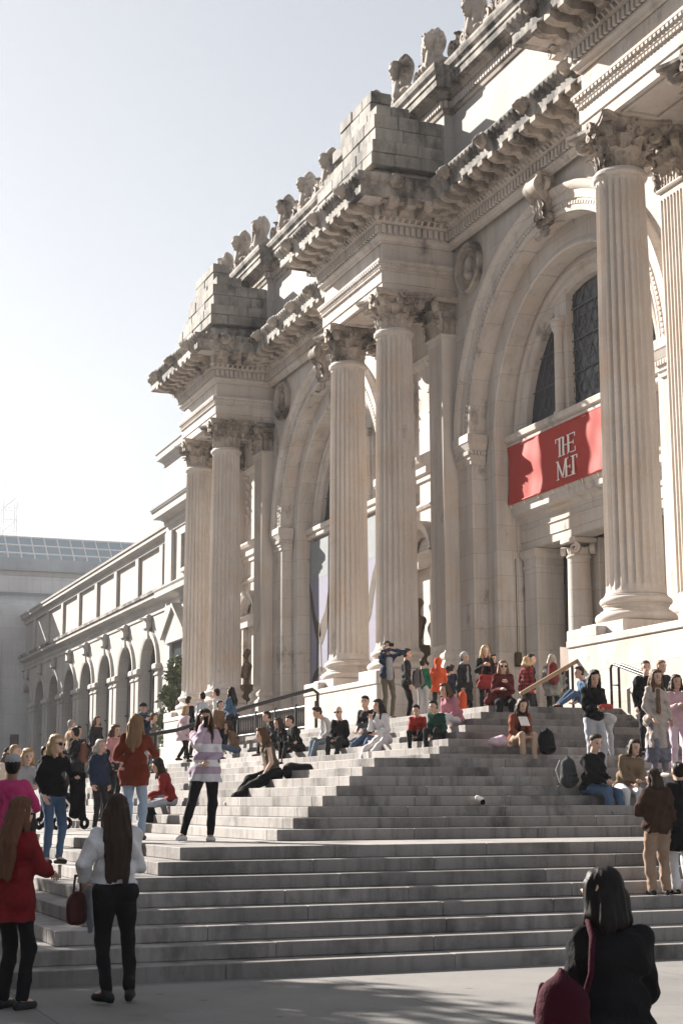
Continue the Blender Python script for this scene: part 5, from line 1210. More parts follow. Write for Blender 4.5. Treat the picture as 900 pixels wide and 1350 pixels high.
    if st in ('long', 'half', 'veil'):
        back = TR@np.array((0, -1.0, 0)); dnv = np.array((0, 0, -1.0))*0.85+TR@np.array((0, 0, -1))*0.15
        bo = 0.088+0.006+fat+puff; e0 = Hd(0, -0.07, -0.02); zt = 0.56-L*0.95
        e1 = T(0, -bo*0.92, 0.43) if not sit or lean < 20 else e0+dnv*min(L, 0.22)+back*0.05
        if L < 0.17: e1 = e0+dnv*L*0.7+back*0.02; e2 = e0+dnv*L+back*0.02
        elif sit and lean >= 20: e2 = e0+dnv*L+back*0.08
        else: e2 = T(0, -bo*(1.06 if L > 0.3 else 1.0)-0.012, max(zt, 0.05))
        wd = 0.062
        for o_ in ((-0.055, 0, 0.055) if L < 0.4 else (-0.062, -0.02, 0.02, 0.062)):
            ox = HR@np.array((o_, 0.012*abs(o_)/0.05, 0)); g += [('c', e0+ox, e1+ox*1.2, 0.05, 0.05), ('c', e1+ox*1.2, e2+ox*1.1+np.array((0, 0, 0.03*math.sin(o_*60+seed))), 0.05, 0.026)]
        for sd in (-1, 1):
            a0 = Hd(sd*0.072, 0.012, 0.045); a1 = Hd(sd*0.085, 0.0, -0.09); a2 = a1+dnv*min(max(L-0.12, 0.03), 0.22)+HR@np.array((sd*0.015, 0.045, 0))
            g += [('c', a0, a1, 0.024, 0.032), ('c', a1, a2, 0.034, 0.02)]
        if st == 'veil':
            for sd in (-1, 1): g += [('c', Hd(sd*0.06, 0.02, 0.05), Hd(sd*0.075, 0.015, -0.10), 0.042, 0.05), ('c', Hd(sd*0.075, 0.015, -0.10), Hd(sd*0.07, 0.0, -0.18), 0.05, 0.03)]
        else: g.append(('c', Hd(-0.045, 0.05, 0.095), Hd(0.045, 0.05, 0.095), 0.016, 0.016))
    if st == 'bun': g += [('e', Hd(0, -0.10, 0.08), (0.045, 0.045, 0.045)), ('e', Hd(0, -0.045, -0.01), (0.07, 0.055, 0.07), HR.T)]
    if st == 'pony': g += [('c', Hd(0, -0.10, 0.05), Hd(0, -0.14, -0.12), 0.035, 0.022), ('e', Hd(0, -0.045, -0.01), (0.07, 0.055, 0.07), HR.T)]
    if st == 'bangs': g += [('c', Hd(-0.05, 0.08, 0.065), Hd(0.05, 0.08, 0.065), 0.026, 0.026)]
    if g: 
        V, F = sdf_mesh(g, min(c, 0.014), k=0.018); V = strands(V, F, hc, 0.007 if st in ('long', 'half') else 0.003, seed); link('hair', npmesh('hair', V, F), hm, root)
    if hat:
        kind, hmat = hat
        if kind == 'beanie': g = [('e', Hd(0, -0.018, 0.07), (0.092, 0.104, 0.09), HR.T), ('c', Hd(-0.06, -0.02, 0.045), Hd(0.06, -0.02, 0.045), 0.075, 0.075)]
        elif kind == 'cap': g = [('e', Hd(0, -0.012, 0.07), (0.090, 0.104, 0.078), HR.T), ('c', Hd(-0.03, 0.10, 0.058), Hd(0.03, 0.10, 0.058), 0.012, 0.012), ('e', Hd(0, 0.12, 0.055), (0.07, 0.06, 0.014), HR.T)]
        else: g = [('e', Hd(0, -0.01, 0.08), (0.088, 0.10, 0.085), HR.T), ('e', Hd(0, 0, 0.052), (0.16, 0.17, 0.016), HR.T)]
        V, F = sdf_mesh(g, min(c, 0.014), k=0.015); link('hat', npmesh('hat', V, F), hmat, root)
    M4 = Matrix.Translation(pos) @ Matrix.Rotation(R(-heading), 4, 'Z') @ Matrix.Scale(s, 4)
    return dict(root=root, J=J, W=lambda q: M4 @ Vector(tuple(q)), T=T, Hd=Hd, sho=sho, s=s, heading=heading, pel=pel)
M['eye'] = plain('eye_dark', (0.02, 0.016, 0.014), 0.25); M['lips'] = plain('lips', (0.42, 0.16, 0.14), 0.5)
def blob(name, label, cat, prims, mat, h=0.015, k=0.03, loc=(0, 0, 0), rz=0, amp=0.006, parts=()):
    """a soft thing (bag, coat): origin at loc, prims in local coordinates; parts = [(name, prims, mat)]"""
    V, F = sdf_mesh(prims, h, k=k); V = wrinkle(V, F, amp, len(name)+int(loc[0]*7)); t = thing(name, label, cat, loc, R(-rz))
    link('shell', npmesh('shell', V, F), mat, t)
    for pn, pp, pm_ in parts:
        V, F = sdf_mesh(pp, min(h, 0.012), k=0.01); link(pn, npmesh(pn, V, F), pm_, t)
    return t
def backpack(label, loc, rz, mat, strap, s=1.0, loose=True):
    z = lambda *a: tuple(v*s for v in a)
    return blob('backpack', label, 'backpack', [('c', z(-0.07, 0, 0.12), z(-0.05, 0.01, 0.36), 0.10*s, 0.085*s), ('c', z(0.07, 0, 0.12), z(0.05, 0.01, 0.36), 0.10*s, 0.085*s), ('c', z(0, -0.012, 0.10), z(0, 0, 0.38), 0.105*s, 0.09*s), ('c', z(0, 0, 0.44), z(0, 0.02, 0.5), 0.02*s, 0.016*s)], mat, 0.016, 0.05, loc, rz, 0.006,
                [('pocket', [('c', z(-0.07, -0.09, 0.12), z(0.07, -0.09, 0.12), 0.05*s, 0.05*s), ('c', z(-0.06, -0.085, 0.2), z(0.06, -0.085, 0.2), 0.04*s, 0.04*s)], mat),
                 ('strap', [('c', z(-0.08, 0.1, 0.42), z(-0.1, 0.16, 0.28), 0.02*s, 0.02*s), ('c', z(-0.1, 0.16, 0.28), z(-0.09, 0.1, 0.08), 0.02*s, 0.016*s)], strap), ('strap', [('c', z(0.08, 0.1, 0.42), z(0.1, 0.16, 0.28), 0.02*s, 0.02*s), ('c', z(0.1, 0.16, 0.28), z(0.09, 0.1, 0.08), 0.02*s, 0.016*s)], strap)])

black = fabric('black', (0.008, 0.008, 0.0095)); charcoal = fabric('charcoal', (0.022, 0.022, 0.025)); jeans = denim('jeans', (0.075, 0.12, 0.20)); ljeans = denim('light_jeans', (0.28, 0.36, 0.47)); navy = fabric('navy', (0.02, 0.03, 0.06))
white = fabric('white', (0.62, 0.62, 0.64)); cream = fabric('cream', (0.62, 0.55, 0.46)); grey = fabric('grey', (0.32, 0.32, 0.34)); red = fabric('red', (0.22, 0.022, 0.022)); dred = fabric('dark_red', (0.11, 0.018, 0.018))
crimson = fabric('crimson_coat', (0.17, 0.010, 0.014)); pink = fabric('pink', (0.50, 0.34, 0.38)); dpink = fabric('dusty_pink', (0.45, 0.19, 0.23)); hotpink = fabric('hot_pink', (0.42, 0.035, 0.14)); orange = fabric('orange', (0.55, 0.085, 0.03)); rust = fabric('rust', (0.22, 0.06, 0.03))
burgundy = fabric('burgundy', (0.15, 0.030, 0.016)); green = fabric('green', (0.02, 0.13, 0.07)); dgreen = fabric('dark_green', (0.012, 0.055, 0.042)); brown = fabric('brown', (0.17, 0.10, 0.06)); tan = fabric('tan', (0.40, 0.28, 0.19)); camel = fabric('olive_brown', (0.20, 0.14, 0.09)); lilac = fabric('lilac', (0.58, 0.46, 0.54)); lgrey = fabric('pale_grey', (0.50, 0.49, 0.50)); dbrown = fabric('dark_brown_fur', (0.05, 0.026, 0.018)); magenta = fabric('maroon', (0.04, 0.004, 0.012)); khaki = fabric('khaki', (0.14, 0.12, 0.09)); blue = fabric('blue_denim_jacket', (0.06, 0.12, 0.20)); wine = fabric('wine_leather', (0.055, 0.012, 0.014), rough=0.4)
stripe = fabric('striped_knit', (0.45, 0.36, 0.44), stripes=(0.80, 1.40, [(0, (0.62, 0.62, 0.66)), (0.10, (0.36, 0.28, 0.36)), (0.26, (0.70, 0.70, 0.73)), (0.40, (0.38, 0.30, 0.38)), (0.57, (0.72, 0.72, 0.75)), (0.74, (0.46, 0.36, 0.44))]))
plaid = fabric('red_plaid', (0.28, 0.03, 0.03), plaid=(0.02, 0.015, 0.015))
metal = fabric('faded_jeans', (0.42, 0.43, 0.47), plaid=None)
STAND = {-1: (0.10, 0.02, 0.075), 1: (0.11, -0.02, 0.075)}
SITF = {-1: (0.10, 0.50, -0.215), 1: (0.12, 0.44, -0.215)}
LAP = {-1: (-0.06, 0.30, -0.32), 1: (-0.06, 0.30, -0.32)}

# ---- figures close to the camera
P = person('woman seen from behind in a white puffed blouse and black leggings, long dark hair', (3.14, 13.3, 0), 8, 1.72, head=(12, 4), top=('blouse', white), topl=-0.085, fat=0.02, puff=0.034, bottom=('leggings', black), hipf=1.2, boot=0.24,
           hair=('long', 'dark', 0.47), cell=0.011, face=False, hands={-1: (0.10, 0.14, -0.40), 1: (0.0, 0.28, -0.24)}, elbow={-1: (0.5, -0.8, -0.2), 1: (0.25, -0.8, -0.5)}, feet={-1: (0.05, 0.0, 0.10, 0.9), 1: (0.15, 0.10, 0.10, 0.25)}, sk=1)
w = P['W'](P['J'][-1]['wr'])
blob('handbag', 'dark red leather handbag hanging from the white blouse woman\'s arm', 'bag', [('e', (0, 0, -0.20), (0.07, 0.12, 0.14)), ('c', (0, -0.06, -0.29), (0, 0.06, -0.29), 0.055, 0.055)], wine, 0.012, 0.03, (w.x-0.06, w.y-0.02, w.z-0.0), 50, 0.005,
     [('handle', [('c', (0, -0.05, -0.08), (0, -0.03, 0.06), 0.011, 0.011), ('c', (0, 0.05, -0.08), (0, 0.03, 0.06), 0.011, 0.011), ('c', (0, -0.03, 0.06), (0, 0.03, 0.06), 0.012, 0.012)], wine)])
blob('folded_jacket', 'pale denim jacket folded over the white blouse woman\'s arm', 'jacket', [('c', (0, 0, 0.0), (0.05, 0.05, -0.40), 0.05, 0.035), ('c', (0.05, 0.06, 0), (0.09, 0.08, -0.32), 0.045, 0.03)], fabric('washed_denim', (0.30, 0.34, 0.40)), 0.014, 0.03, (w.x+0.03, w.y+0.07, w.z-0.0), 8, 0.01)
person('woman with long reddish hair in a bright red coat and black trousers', (2.32, 13.35, 0), 52, 1.70, head=(18, 8), top=('coat', crimson), topl=0.19, fat=0.03, puff=0.024, bottom=('trousers', black), bfat=0.004, hipf=0.9, hair=('long', 'reddish', 0.42), cell=0.011, shoes=(0.03, 0.03, 0.035), collar=crimson,
       hands={1: (-0.02, 0.30, -0.30), -1: (0.0, 0.3, -0.26)}, elbow={1: (0.5, -0.7, -0.4)}, sk=1)
P = person('seated person in a black coat seen from behind, black hair to the collar', (4.06, 6.80, 0.43), 14, 1.70, hz=0.10, sit=True, lean=6, head=(-40, 4), top=('coat', black), topl=0.55, fat=0.03, puff=0.024, bottom=('trousers', black), hair=('veil', 'black', 0.16), face=False, cell=0.010, sk=0, build=1.02, elbow={-1: (0.22, -0.8, -0.7), 1: (0.22, -0.8, -0.7)},
           feet={-1: (0.12, 0.46, -0.36), 1: (0.14, 0.42, -0.36)}, hands={-1: (0.02, 0.30, -0.22), 1: (0.02, 0.3, -0.30)}, collar=black)
W = P['W']; T = P['T']
q = W(T(-0.25, -0.17, 0.0))
backpack('dark maroon backpack hung from the shoulder of the seated black coat person', (q.x-0.06, q.y+0.0, q.z-0.12), 14, magenta, magenta, 0.9)
pts = [T(-0.10, 0.10, 0.50), T(-0.115, 0.0, 0.575), T(-0.13, -0.13, 0.47), T(-0.16, -0.17, 0.30), T(-0.24, -0.19, 0.10)]
m = MB(); m.tube([W(p) for p in pts], 0.016, 6); tag(m.build('bag_strap', magenta, None, True), 'dark maroon strap over the left shoulder of the black coat', 'strap')
bo = thing('stone_bollard', 'squat granite bollard seat under the person in the black coat', 'bollard', (4.06, 6.84, 0)); MB().lathe([(0, 0), (0.26, 0), (0.26, 0.36), (0.23, 0.42), (0, 0.43)], 20).build('block', M['granite'], bo, 40)

# ---- left side of the stairs
P = person('man in a grey cap and hot pink jacket at the left edge', (3.05, 18.0, 3*RISE), 20, 1.75, top=('jacket', hotpink), topl=0.1, fat=0.03, puff=0.022, bottom=('jeans', jeans), hair=('short', 'black'), hat=('cap', grey), cell=0.013, sk=3, hands={1: (0.02, 0.28, -0.25)})
P = person('blond woman in sunglasses and a black sweater with blue jeans', (4.1, 20.95, 6*RISE), 158, 1.68, head=(-22, 3), top=('sweater', black), topl=0.06, fat=0.016, puff=0.02, bottom=('jeans', jeans), hair=('long', 'blond', 0.2), cell=0.013, glasses=True, sk=1,
           hands={-1: (0.03, 0.26, -0.24), 1: (0.03, 0.06, -0.48)}, shoes=(0.04, 0.035, 0.03), collar=black)
w = P['W'](P['J'][-1]['wr'])
blob('draped_coat', 'black coat draped over the blond sunglasses woman\'s forearm', 'coat', [('c', (-0.03, -0.04, 0), (-0.02, -0.05, -0.48), 0.06, 0.07), ('c', (0.07, 0.02, 0), (0.10, 0.02, -0.52), 0.06, 0.06), ('c', (-0.03, -0.04, 0.02), (0.08, 0.03, 0.02), 0.06, 0.06)], black, 0.016, 0.04, tuple(w), 0, 0.012)
person('fair haired woman in a grey jacket talking beside the blond sunglasses woman', (4.28, 24.0, 6*RISE), 150, 1.60, head=(25, 8), top=('jacket', grey), topl=0.1, fat=0.012, puff=0.02, bottom=('trousers', charcoal), hair=('half', 'blond', 0.14), cell=0.015, sk=1, hands={-1: (-0.08, 0.24, -0.12), 1: (-0.05, 0.24, -0.28)})
person('fair short haired teenager farthest left behind the grey jacket woman', (4.55, 26.7, 7*RISE), 120, 1.60, top=('jacket', tan), topl=0.1, bottom=('trousers', charcoal), hair=('short', 'blond'), cell=0.02, sk=1, puff=0.02)
person('dark haired person behind the heads at left, in a black jacket', (6.25, 33.0, 8*RISE), 130, 1.66, top=('jacket', black), topl=0.1, bottom=('trousers', black), hair=('short', 'black'), cell=0.022, puff=0.022)
P = person('bearded man in black walking with a brown backpack', (7.62, 36.6, 11*RISE), -62, 1.80, head=(10, 2), top=('jacket', black), topl=0.12, fat=0.012, puff=0.02, bottom=('trousers', charcoal), hair=('short', 'black'), cell=0.017, sk=2, feet={-1: (0.08, 0.22, 0.075), 1: (0.08, -0.2, 0.13)}, hands={-1: (0.02, 0.28, -0.22), 1: (0.03, 0.1, -0.46)})
q = P['W'](P['T'](0, -0.19, 0.12)); backpack('brown backpack on the bearded man\'s back', (q.x, q.y, q.z-0.1), -62+180, fabric('rucksack_brown', (0.16, 0.07, 0.05)), black, 1.0)
person('child in a black coat and black hat on the left landing', (6.9, 30.3, 9*RISE), 62, 1.36, head=(10, 14), top=('coat', black), topl=0.2, fat=0.03, puff=0.025, bottom=('trousers', black), hair=('half', 'black', 0.18), hat=('beanie', black), cell=0.016, hands={-1: (-0.05, 0.26, -0.22), 1: (-0.04, 0.28, -0.20)})
person('long haired woman from behind in a burgundy jacket and pale blue jeans', (5.25, 21.2, 8*RISE), 28, 1.69, head=(12, 0), top=('jacket', burgundy), topl=0.16, fat=0.032, puff=0.024, bottom=('jeans', ljeans), bfat=0.006, hair=('long', 'lightbrown', 0.24), cell=0.012, face=False, sk=1, hands={-1: (0.04, 0.26, -0.28), 1: (0.02, 0.3, -0.2)}, shoes=(0.05, 0.03, 0.025), collar=burgundy)
P = person('woman in a lilac and white striped sweater and black leggings, hand to her face', (5.82, 19.72, 8*RISE), 188, 1.69, head=(14, 0), twist=-4, side=3, top=('sweater', stripe), topl=0.12, fat=0.026, puff=0.024, bottom=('leggings', black), hipf=1.16, hair=('long', 'dark', 0.36), cell=0.011, sk=2, shoes=(0.62, 0.62, 0.64),
           feet={-1: (0.06, 0.0, 0.075, 0.2), 1: (0.30, 0.05, 0.075, 0.8)}, hands={1: (-0.10, 0.16, 0.09), -1: (-0.16, 0.17, -0.36)}, elbow={1: (0.55, 0.1, -0.9), -1: (0.9, -0.5, 0)})
q = P['W'](P['J'][1]['wr']); m = MB().bev(-0.036, 0.036, -0.005, 0.005, -0.07, 0.07, 0.004)
ph = thing('phone', 'dark phone held by the striped sweater woman', 'phone', (q.x+0.015, q.y-0.05, q.z+0.06), R(20)); m.build('case', black, ph)
person('seated person in a red sweatshirt and black beanie with pale jeans', (7.58, 27.9, 11*RISE), -78, 1.68, hz=0.10, sit=True, lean=24, head=(-8, 6), top=('sweatshirt', red), fat=0.03, puff=0.022, bottom=('jeans', fabric('bleached_jeans', (0.5, 0.53, 0.58))), hair=('long', 'dark', 0.25), hat=('beanie', charcoal), cell=0.015, boot=0.4,
       feet={-1: (0.09, 0.60, -0.36, 0.1), 1: (0.12, 0.52, -0.36, 0.1)}, hands={-1: (-0.08, 0.36, -0.22), 1: (-0.08, 0.34, -0.26)})
blob('tote_bag', 'dark patterned bag at the feet of the red sweatshirt person', 'bag', [('c', (-0.1, 0, 0.1), (0.1, 0, 0.1), 0.1, 0.1), ('c', (-0.08, 0, 0.22), (0.08, 0, 0.22), 0.06, 0.06)], black, 0.018, 0.04, (7.0, 27.3, 9*RISE), 20, 0.008)
P = person('long haired woman sitting sideways in wide black trousers and white sneakers', (8.62, 25.15, 14*RISE), -80, 1.70, hz=0.10, sit=True, lean=20, head=(0, 8), top=('vest', fabric('olive_knit', (0.10, 0.085, 0.07))), sleeve=False, fat=0.0, puff=0.012, bottom=('trousers', black), bfat=0.03, hair=('long', 'brown', 0.30), cell=0.013, sk=1, shoes=(0.66, 0.64, 0.64),
           feet={-1: (0.08, 0.72, -0.35, 0.1), 1: (0.12, 0.64, -0.35, 0.1)}, hands={-1: (-0.08, 0.22, -0.42), 1: (-0.06, 0.2, -0.42)}, scarf=cream)
blob('large_bag', 'big black soft bag lying behind the woman in wide black trousers', 'bag', [('c', (-0.15, 0, 0.14), (0.28, 0, 0.13), 0.15, 0.13), ('c', (0.28, 0, 0.1), (0.42, 0, 0.07), 0.12, 0.07)], black, 0.018, 0.05, (9.0, 25.0, 14*RISE), 10, 0.008)

# ---- middle of the front steps
def sitter(label, pos, heading, H, top, bottom, hair, lean=16, cell=0.015, **kw):
    d = dict(hz=0.10, sit=True, lean=lean, feet=SITF, hands=LAP, cell=cell, puff=0.018); d.update(kw)
    return person(label, pos, heading, H, top=top, bottom=bottom, hair=hair, **d)
P = sitter('man in a pale grey sweater reading on the steps', (12.36, 32.2, 20*RISE), -92, 1.72, ('sweater', lgrey), ('jeans', denim('slate_jeans', (0.17, 0.22, 0.28))), ('short', 'dark'), 34, head=(0, 22), feet={-1: (0.10, 0.56, -0.36), 1: (0.13, 0.48, -0.36)}, hands={-1: (-0.09, 0.34, -0.30), 1: (-0.09, 0.32, -0.32)})
q = P['W'](P['J'][-1]['wr']); bk = thing('open_book', 'open book held by the man in the pale grey sweater', 'book', (q.x-0.1, q.y-0.08, q.z+0.02), R(20))
MB().bev(-0.11, 0.0, -0.08, 0.08, 0.0, 0.015, 0.004, Matrix.Rotation(R(14), 4, 'Y')).build('pages', fabric('book_cover', (0.18, 0.19, 0.14)), bk); MB().bev(0.0, 0.11, -0.08, 0.08, 0.0, 0.015, 0.004, Matrix.Rotation(R(-14), 4, 'Y')).build('pages', M['white'], bk)
sitter('bald man in sunglasses and a black vest, behind the man in blue jeans', (12.08, 30.95, 19*RISE), -135, 1.70, ('vest', black), ('trousers', charcoal), ('bald', 'grey'), 12, sk=1, glasses=True, head=(6, 0))
sitter('young man in a black and grey sweater with blue jeans, looking up', (12.38, 30.15, 20*RISE), -122, 1.76, ('sweater', fabric('black_grey_knit', (0.03, 0.03, 0.033), stripes=(0.05, 0.65, [(0, (0.12, 0.12, 0.13)), (0.5, (0.016, 0.016, 0.018))]))), ('jeans', jeans), ('short', 'black'), 14, head=(-16, -4), sk=0, feet={-1: (0.10, 0.60, -0.50), 1: (0.13, 0.50, -0.50)}, shoes=(0.03, 0.03, 0.04))
P = sitter('long dark haired woman in a white coat and white trousers on the steps', (12.02, 28.55, 19*RISE), -112, 1.70, ('coat', white), ('trousers', fabric('white_trousers', (0.64, 0.61, 0.60))), ('long', 'black', 0.28), 12, topl=0.3, fat=0.025, puff=0.022, cell=0.013, bfat=0.014, head=(4, 2), sk=0, hands={1: (-0.10, 0.22, -0.02), -1: (-0.06, 0.26, -0.30)}, feet={-1: (0.10, 0.56, -0.50), 1: (0.13, 0.48, -0.50)})
blob('belt_bag', 'small black bag on the lap of the white coat woman', 'bag', [('c', (-0.08, 0, 0), (0.08, 0, 0), 0.04, 0.04)], black, 0.015, 0.02, (11.75, 28.45, 19*RISE+0.22), -20)
cp = thing('paper_cup', 'white paper cup standing on the step by the white coat woman', 'cup', (11.4, 27.75, 17*RISE)); MB().lathe([(0, 0), (0.032, 0), (0.043, 0.13), (0.045, 0.14), (0, 0.142)], 14).build('cup', M['white'], cp, 40)
sitter('boy in a bright red jacket sitting on the steps', (12.08, 26.95, 19*RISE), -140, 1.36, ('jacket', fabric('bright_red', (0.33, 0.025, 0.02))), ('trousers', black), ('short', 'black'), 22, head=(0, 14), feet={-1: (0.11, 0.42, -0.20), 1: (0.12, 0.38, -0.20)}, fat=0.02)
sitter('boy in a dark green jacket sitting beside the boy in red', (12.2, 26.3, 19*RISE), -128, 1.46, ('jacket', dgreen), ('trousers', charcoal), ('short', 'black'), 26, head=(10, 8), feet={-1: (0.11, 0.46, -0.20), 1: (0.12, 0.42, -0.20)}, fat=0.03, puff=0.022)
sitter('woman in a dusty pink jacket and white trousers leaning forward', (12.85, 26.95, 21*RISE), -112, 1.68, ('jacket', dpink), ('trousers', white), ('half', 'brown', 0.12), 32, head=(8, 2), fat=0.02, puff=0.022, hands={-1: (-0.10, 0.36, -0.26), 1: (-0.10, 0.36, -0.28)}, collar=dpink)
P = person('man in a navy jacket raising a camera at the top of the steps', (13.8, 32.5, FLOOR), 172, 1.76, head=(0, -4), top=('jacket', navy), topl=0.1, fat=0.014, puff=0.022, bottom=('trousers', khaki), hair=('short', 'black'), cell=0.016, hands={-1: (-0.13, 0.20, 0.14), 1: (-0.13, 0.20, 0.14)}, elbow={-1: (1, 0.1, -0.4), 1: (1, 0.1, -0.4)}, face=False, collar=navy)
q = P['W'](P['Hd'](0, 0.17, 0.02)); cm = thing('camera_body', 'small black camera held up by the man in navy', 'camera', tuple(q), R(8)); MB().bev(-0.06, 0.06, -0.025, 0.025, -0.04, 0.04, 0.008).build('case', black, cm); MB().lathe([(0.03, 0), (0.03, 0.05), (0, 0.05)], 12, mat=Matrix.Translation((0, -0.02, 0)) @ Matrix.Rotation(R(90), 4, 'X')).build('lens', black, cm)
V, F = sdf_mesh([('c', P['T'](-0.03, 0.10, 0.40), P['T'](-0.02, 0.12, 0.0), 0.05, 0.06), ('c', P['T'](0.03, 0.10, 0.40), P['T'](0.02, 0.12, 0.0), 0.05, 0.06)], 0.016); link('shirt', npmesh('shirt', V, F), grey, P['root'])

# ---- top landing
P = person('child in a green jacket with a backpack near the column base', (14.4, 31.9, FLOOR), 35, 1.32, top=('jacket', green), topl=0.1, fat=0.03, puff=0.024, bottom=('trousers', lgrey), hair=('short', 'dark'), cell=0.017)
q = P['W'](P['T'](-0.04, -0.2, 0.15)); backpack('grey backpack on the green jacket child', (q.x-0.06, q.y-0.02, q.z-0.14), 215, fabric('pack_grey', (0.16, 0.14, 0.14)), black, 0.85)
person('child in a bright orange hooded jacket next to the green jacket', (15.1, 32.6, FLOOR), 20, 1.42, top=('jacket', orange), topl=0.12, fat=0.035, puff=0.026, bottom=('trousers', charcoal), hair=('short', 'dark'), hood=orange, cell=0.017, face=False)
P = person('person bending in a black coat on the top landing', (16.0, 34.0, FLOOR), 60, 1.45, lean=22, top=('coat', black), topl=0.25, fat=0.04, puff=0.026, bottom=('trousers', black), hair=('short', 'dark'), cell=0.018)
blob('orange_bag', 'orange bag on the side of the bending black coat person', 'bag', [('c', (0, 0, 0.0), (0.02, 0, 0.3), 0.12, 0.10)], orange, 0.02, 0.04, (16.15, 33.55, FLOOR+0.35), 0, 0.008)
P = person('person in a grey beanie, grey scarf and black puffer coat', (16.6, 34.3, FLOOR), 150, 1.74, top=('coat', charcoal), topl=0.3, fat=0.05, puff=0.03, bottom=('trousers', black), hair=('short', 'dark'), hat=('beanie', grey), scarf=grey, cell=0.018)
P = person('blond woman in a black jacket with a bright red bag', (16.22, 32.45, FLOOR), 195, 1.74, head=(-10, 8), top=('jacket', black), topl=0.15, fat=0.02, puff=0.024, bottom=('trousers', black), hair=('long', 'blond', 0.18), cell=0.016, sk=1, hands={-1: (-0.08, 0.24, -0.16), 1: (-0.08, 0.26, -0.14)})
blob('shoulder_bag', 'bright red bag carried by the blond woman in black', 'bag', [('c', (-0.13, 0, 0.1), (0.13, 0, 0.1), 0.11, 0.11), ('c', (-0.12, 0, 0.24), (0.12, 0, 0.24), 0.08, 0.08)], red, 0.018, 0.03, (16.12, 32.15, FLOOR+0.72), 20, 0.006, [('strap', [('c', (-0.12, 0, 0.3), (-0.05, 0.1, 0.75), 0.014, 0.014), ('c', (0.12, 0, 0.3), (0.05, 0.1, 0.75), 0.014, 0.014)], dred)])
P = sitter('woman in a dark red sweater sitting on the top step, hands raised', (14.08, 27.4, FLOOR), -160, 1.70, ('sweater', dred), ('trousers', black), ('half', 'lightbrown', 0.14), 8, fat=0.03, puff=0.022, sk=1, glasses=True, hands={-1: (-0.10, 0.22, -0.10), 1: (-0.08, 0.26, -0.22)}, feet={-1: (0.12, 0.42, -0.36), 1: (0.13, 0.48, -0.36)}, bfat=0.02)
blob('purse', 'dark red purse beside the woman on the top step', 'bag', [('c', (-0.07, 0, 0.1), (0.07, 0, 0.1), 0.09, 0.09), ('c', (-0.06, 0, 0.22), (0.06, 0, 0.22), 0.05, 0.05)], dred, 0.018, 0.03, (13.8, 27.35, FLOOR), 0)
person('person with fair hair in a red plaid jacket by the doors', (17.6, 33.0, FLOOR), 70, 1.56, head=(10, 0), top=('jacket', plaid), topl=0.14, fat=0.03, puff=0.024, bottom=('trousers', charcoal), hair=('half', 'blond', 0.1), cell=0.018, sk=1)
P = person('grey haired visitor in a grey and red coat walking to the doors', (18.5, 33.4, FLOOR), 40, 1.68, top=('coat', fabric('grey_green', (0.17, 0.18, 0.17))), topl=0.2, fat=0.035, puff=0.026, bottom=('trousers', black), hair=('half', 'grey', 0.12), cell=0.018, face=False)
blob('backpack', 'dark red backpack on the grey haired visitor', 'backpack', [('c', (0, 0, 0), (0, 0.02, 0.3), 0.14, 0.12)], dred, 0.02, 0.04, tuple(P['W'](P['T'](0.06, -0.19, 0.18))), 0)
P = person('attendant by the door pier holding up a white sign', (19.2, 33.7, FLOOR), 200, 1.68, top=('jacket', charcoal), topl=0.12, fat=0.02, puff=0.022, bottom=('trousers', black), hair=('half', 'grey', 0.12), cell=0.018, sk=1, hands={1: (0.05, 0.25, -0.05), -1: (0.02, 0.1, -0.45)})
q = P['W'](P['J'][1]['wr']); sg = thing('white_sign', 'blank white sign on a short handle, held up by the door', 'sign', (q.x-0.05, q.y-0.1, q.z), R(25)); MB().bev(-0.19, 0.19, -0.006, 0.006, 0.02, 0.56, 0.004).build('board', M['white'], sg); MB().tube([(0, 0.012, -0.2), (0, 0.012, 0.1)], 0.014, 6).build('handle', M['bark'], sg)

# ---- right flank of the stairs
P = sitter('woman in a rust orange jacket sitting with a paper on her knees', (13.1, 25.02, 18*RISE), 178, 1.68, ('jacket', rust), ('trousers', fabric('beige', (0.42, 0.31, 0.23))), ('long', 'dark', 0.2), 22, head=(0, 10), sk=0, scarf=black, fat=0.014, puff=0.02, feet={-1: (0.10, 0.46, -0.215), 1: (0.10, 0.40, -0.215)}, hands={-1: (-0.07, 0.34, -0.26), 1: (-0.07, 0.34, -0.26)})
pp = thing('paper', 'white folded paper on the lap of the rust jacket woman', 'paper', (13.1, 24.66, 18*RISE+0.36)); MB().bev(-0.09, 0.09, -0.006, 0.006, 0, 0.2, 0.003, Matrix.Rotation(R(-35), 4, 'X')).build('sheet', M['white'], pp)
backpack('black backpack standing on the step beside the rust jacket woman', (13.52, 24.66, 17*RISE), 0, black, charcoal, 0.95)
blob('plastic_bag', 'pale lilac plastic bag on the step left of the rust jacket woman', 'bag', [('e', (0, 0, 0.09), (0.2, 0.13, 0.1)), ('e', (0.08, 0, 0.12), (0.1, 0.1, 0.1))], lilac, 0.018, 0.03, (12.72, 24.98, 18*RISE), 0, 0.012)
P = person('long haired woman in a black sweater and silvery faded jeans holding a red purse', (12.9, 21.95, 14*RISE), 186, 1.70, head=(4, 20), top=('sweater', black), topl=0.0, fat=0.014, puff=0.02, bottom=('jeans', metal), bfat=0.014, hair=('long', 'black', 0.28), cell=0.013, sk=0, hands={-1: (-0.10, 0.22, -0.30), 1: (-0.10, 0.24, -0.28)}, shoes=(0.03, 0.03, 0.03))
q = P['W'](P['J'][1]['wr']); blob('purse', 'small bright red purse in the hands of the black sweater woman', 'bag', [('c', (-0.07, 0, 0), (0.09, 0, 0.0), 0.045, 0.045)], fabric('coral', (0.42, 0.06, 0.045)), 0.014, 0.02, (q.x+0.1, q.y-0.08, q.z), 0)
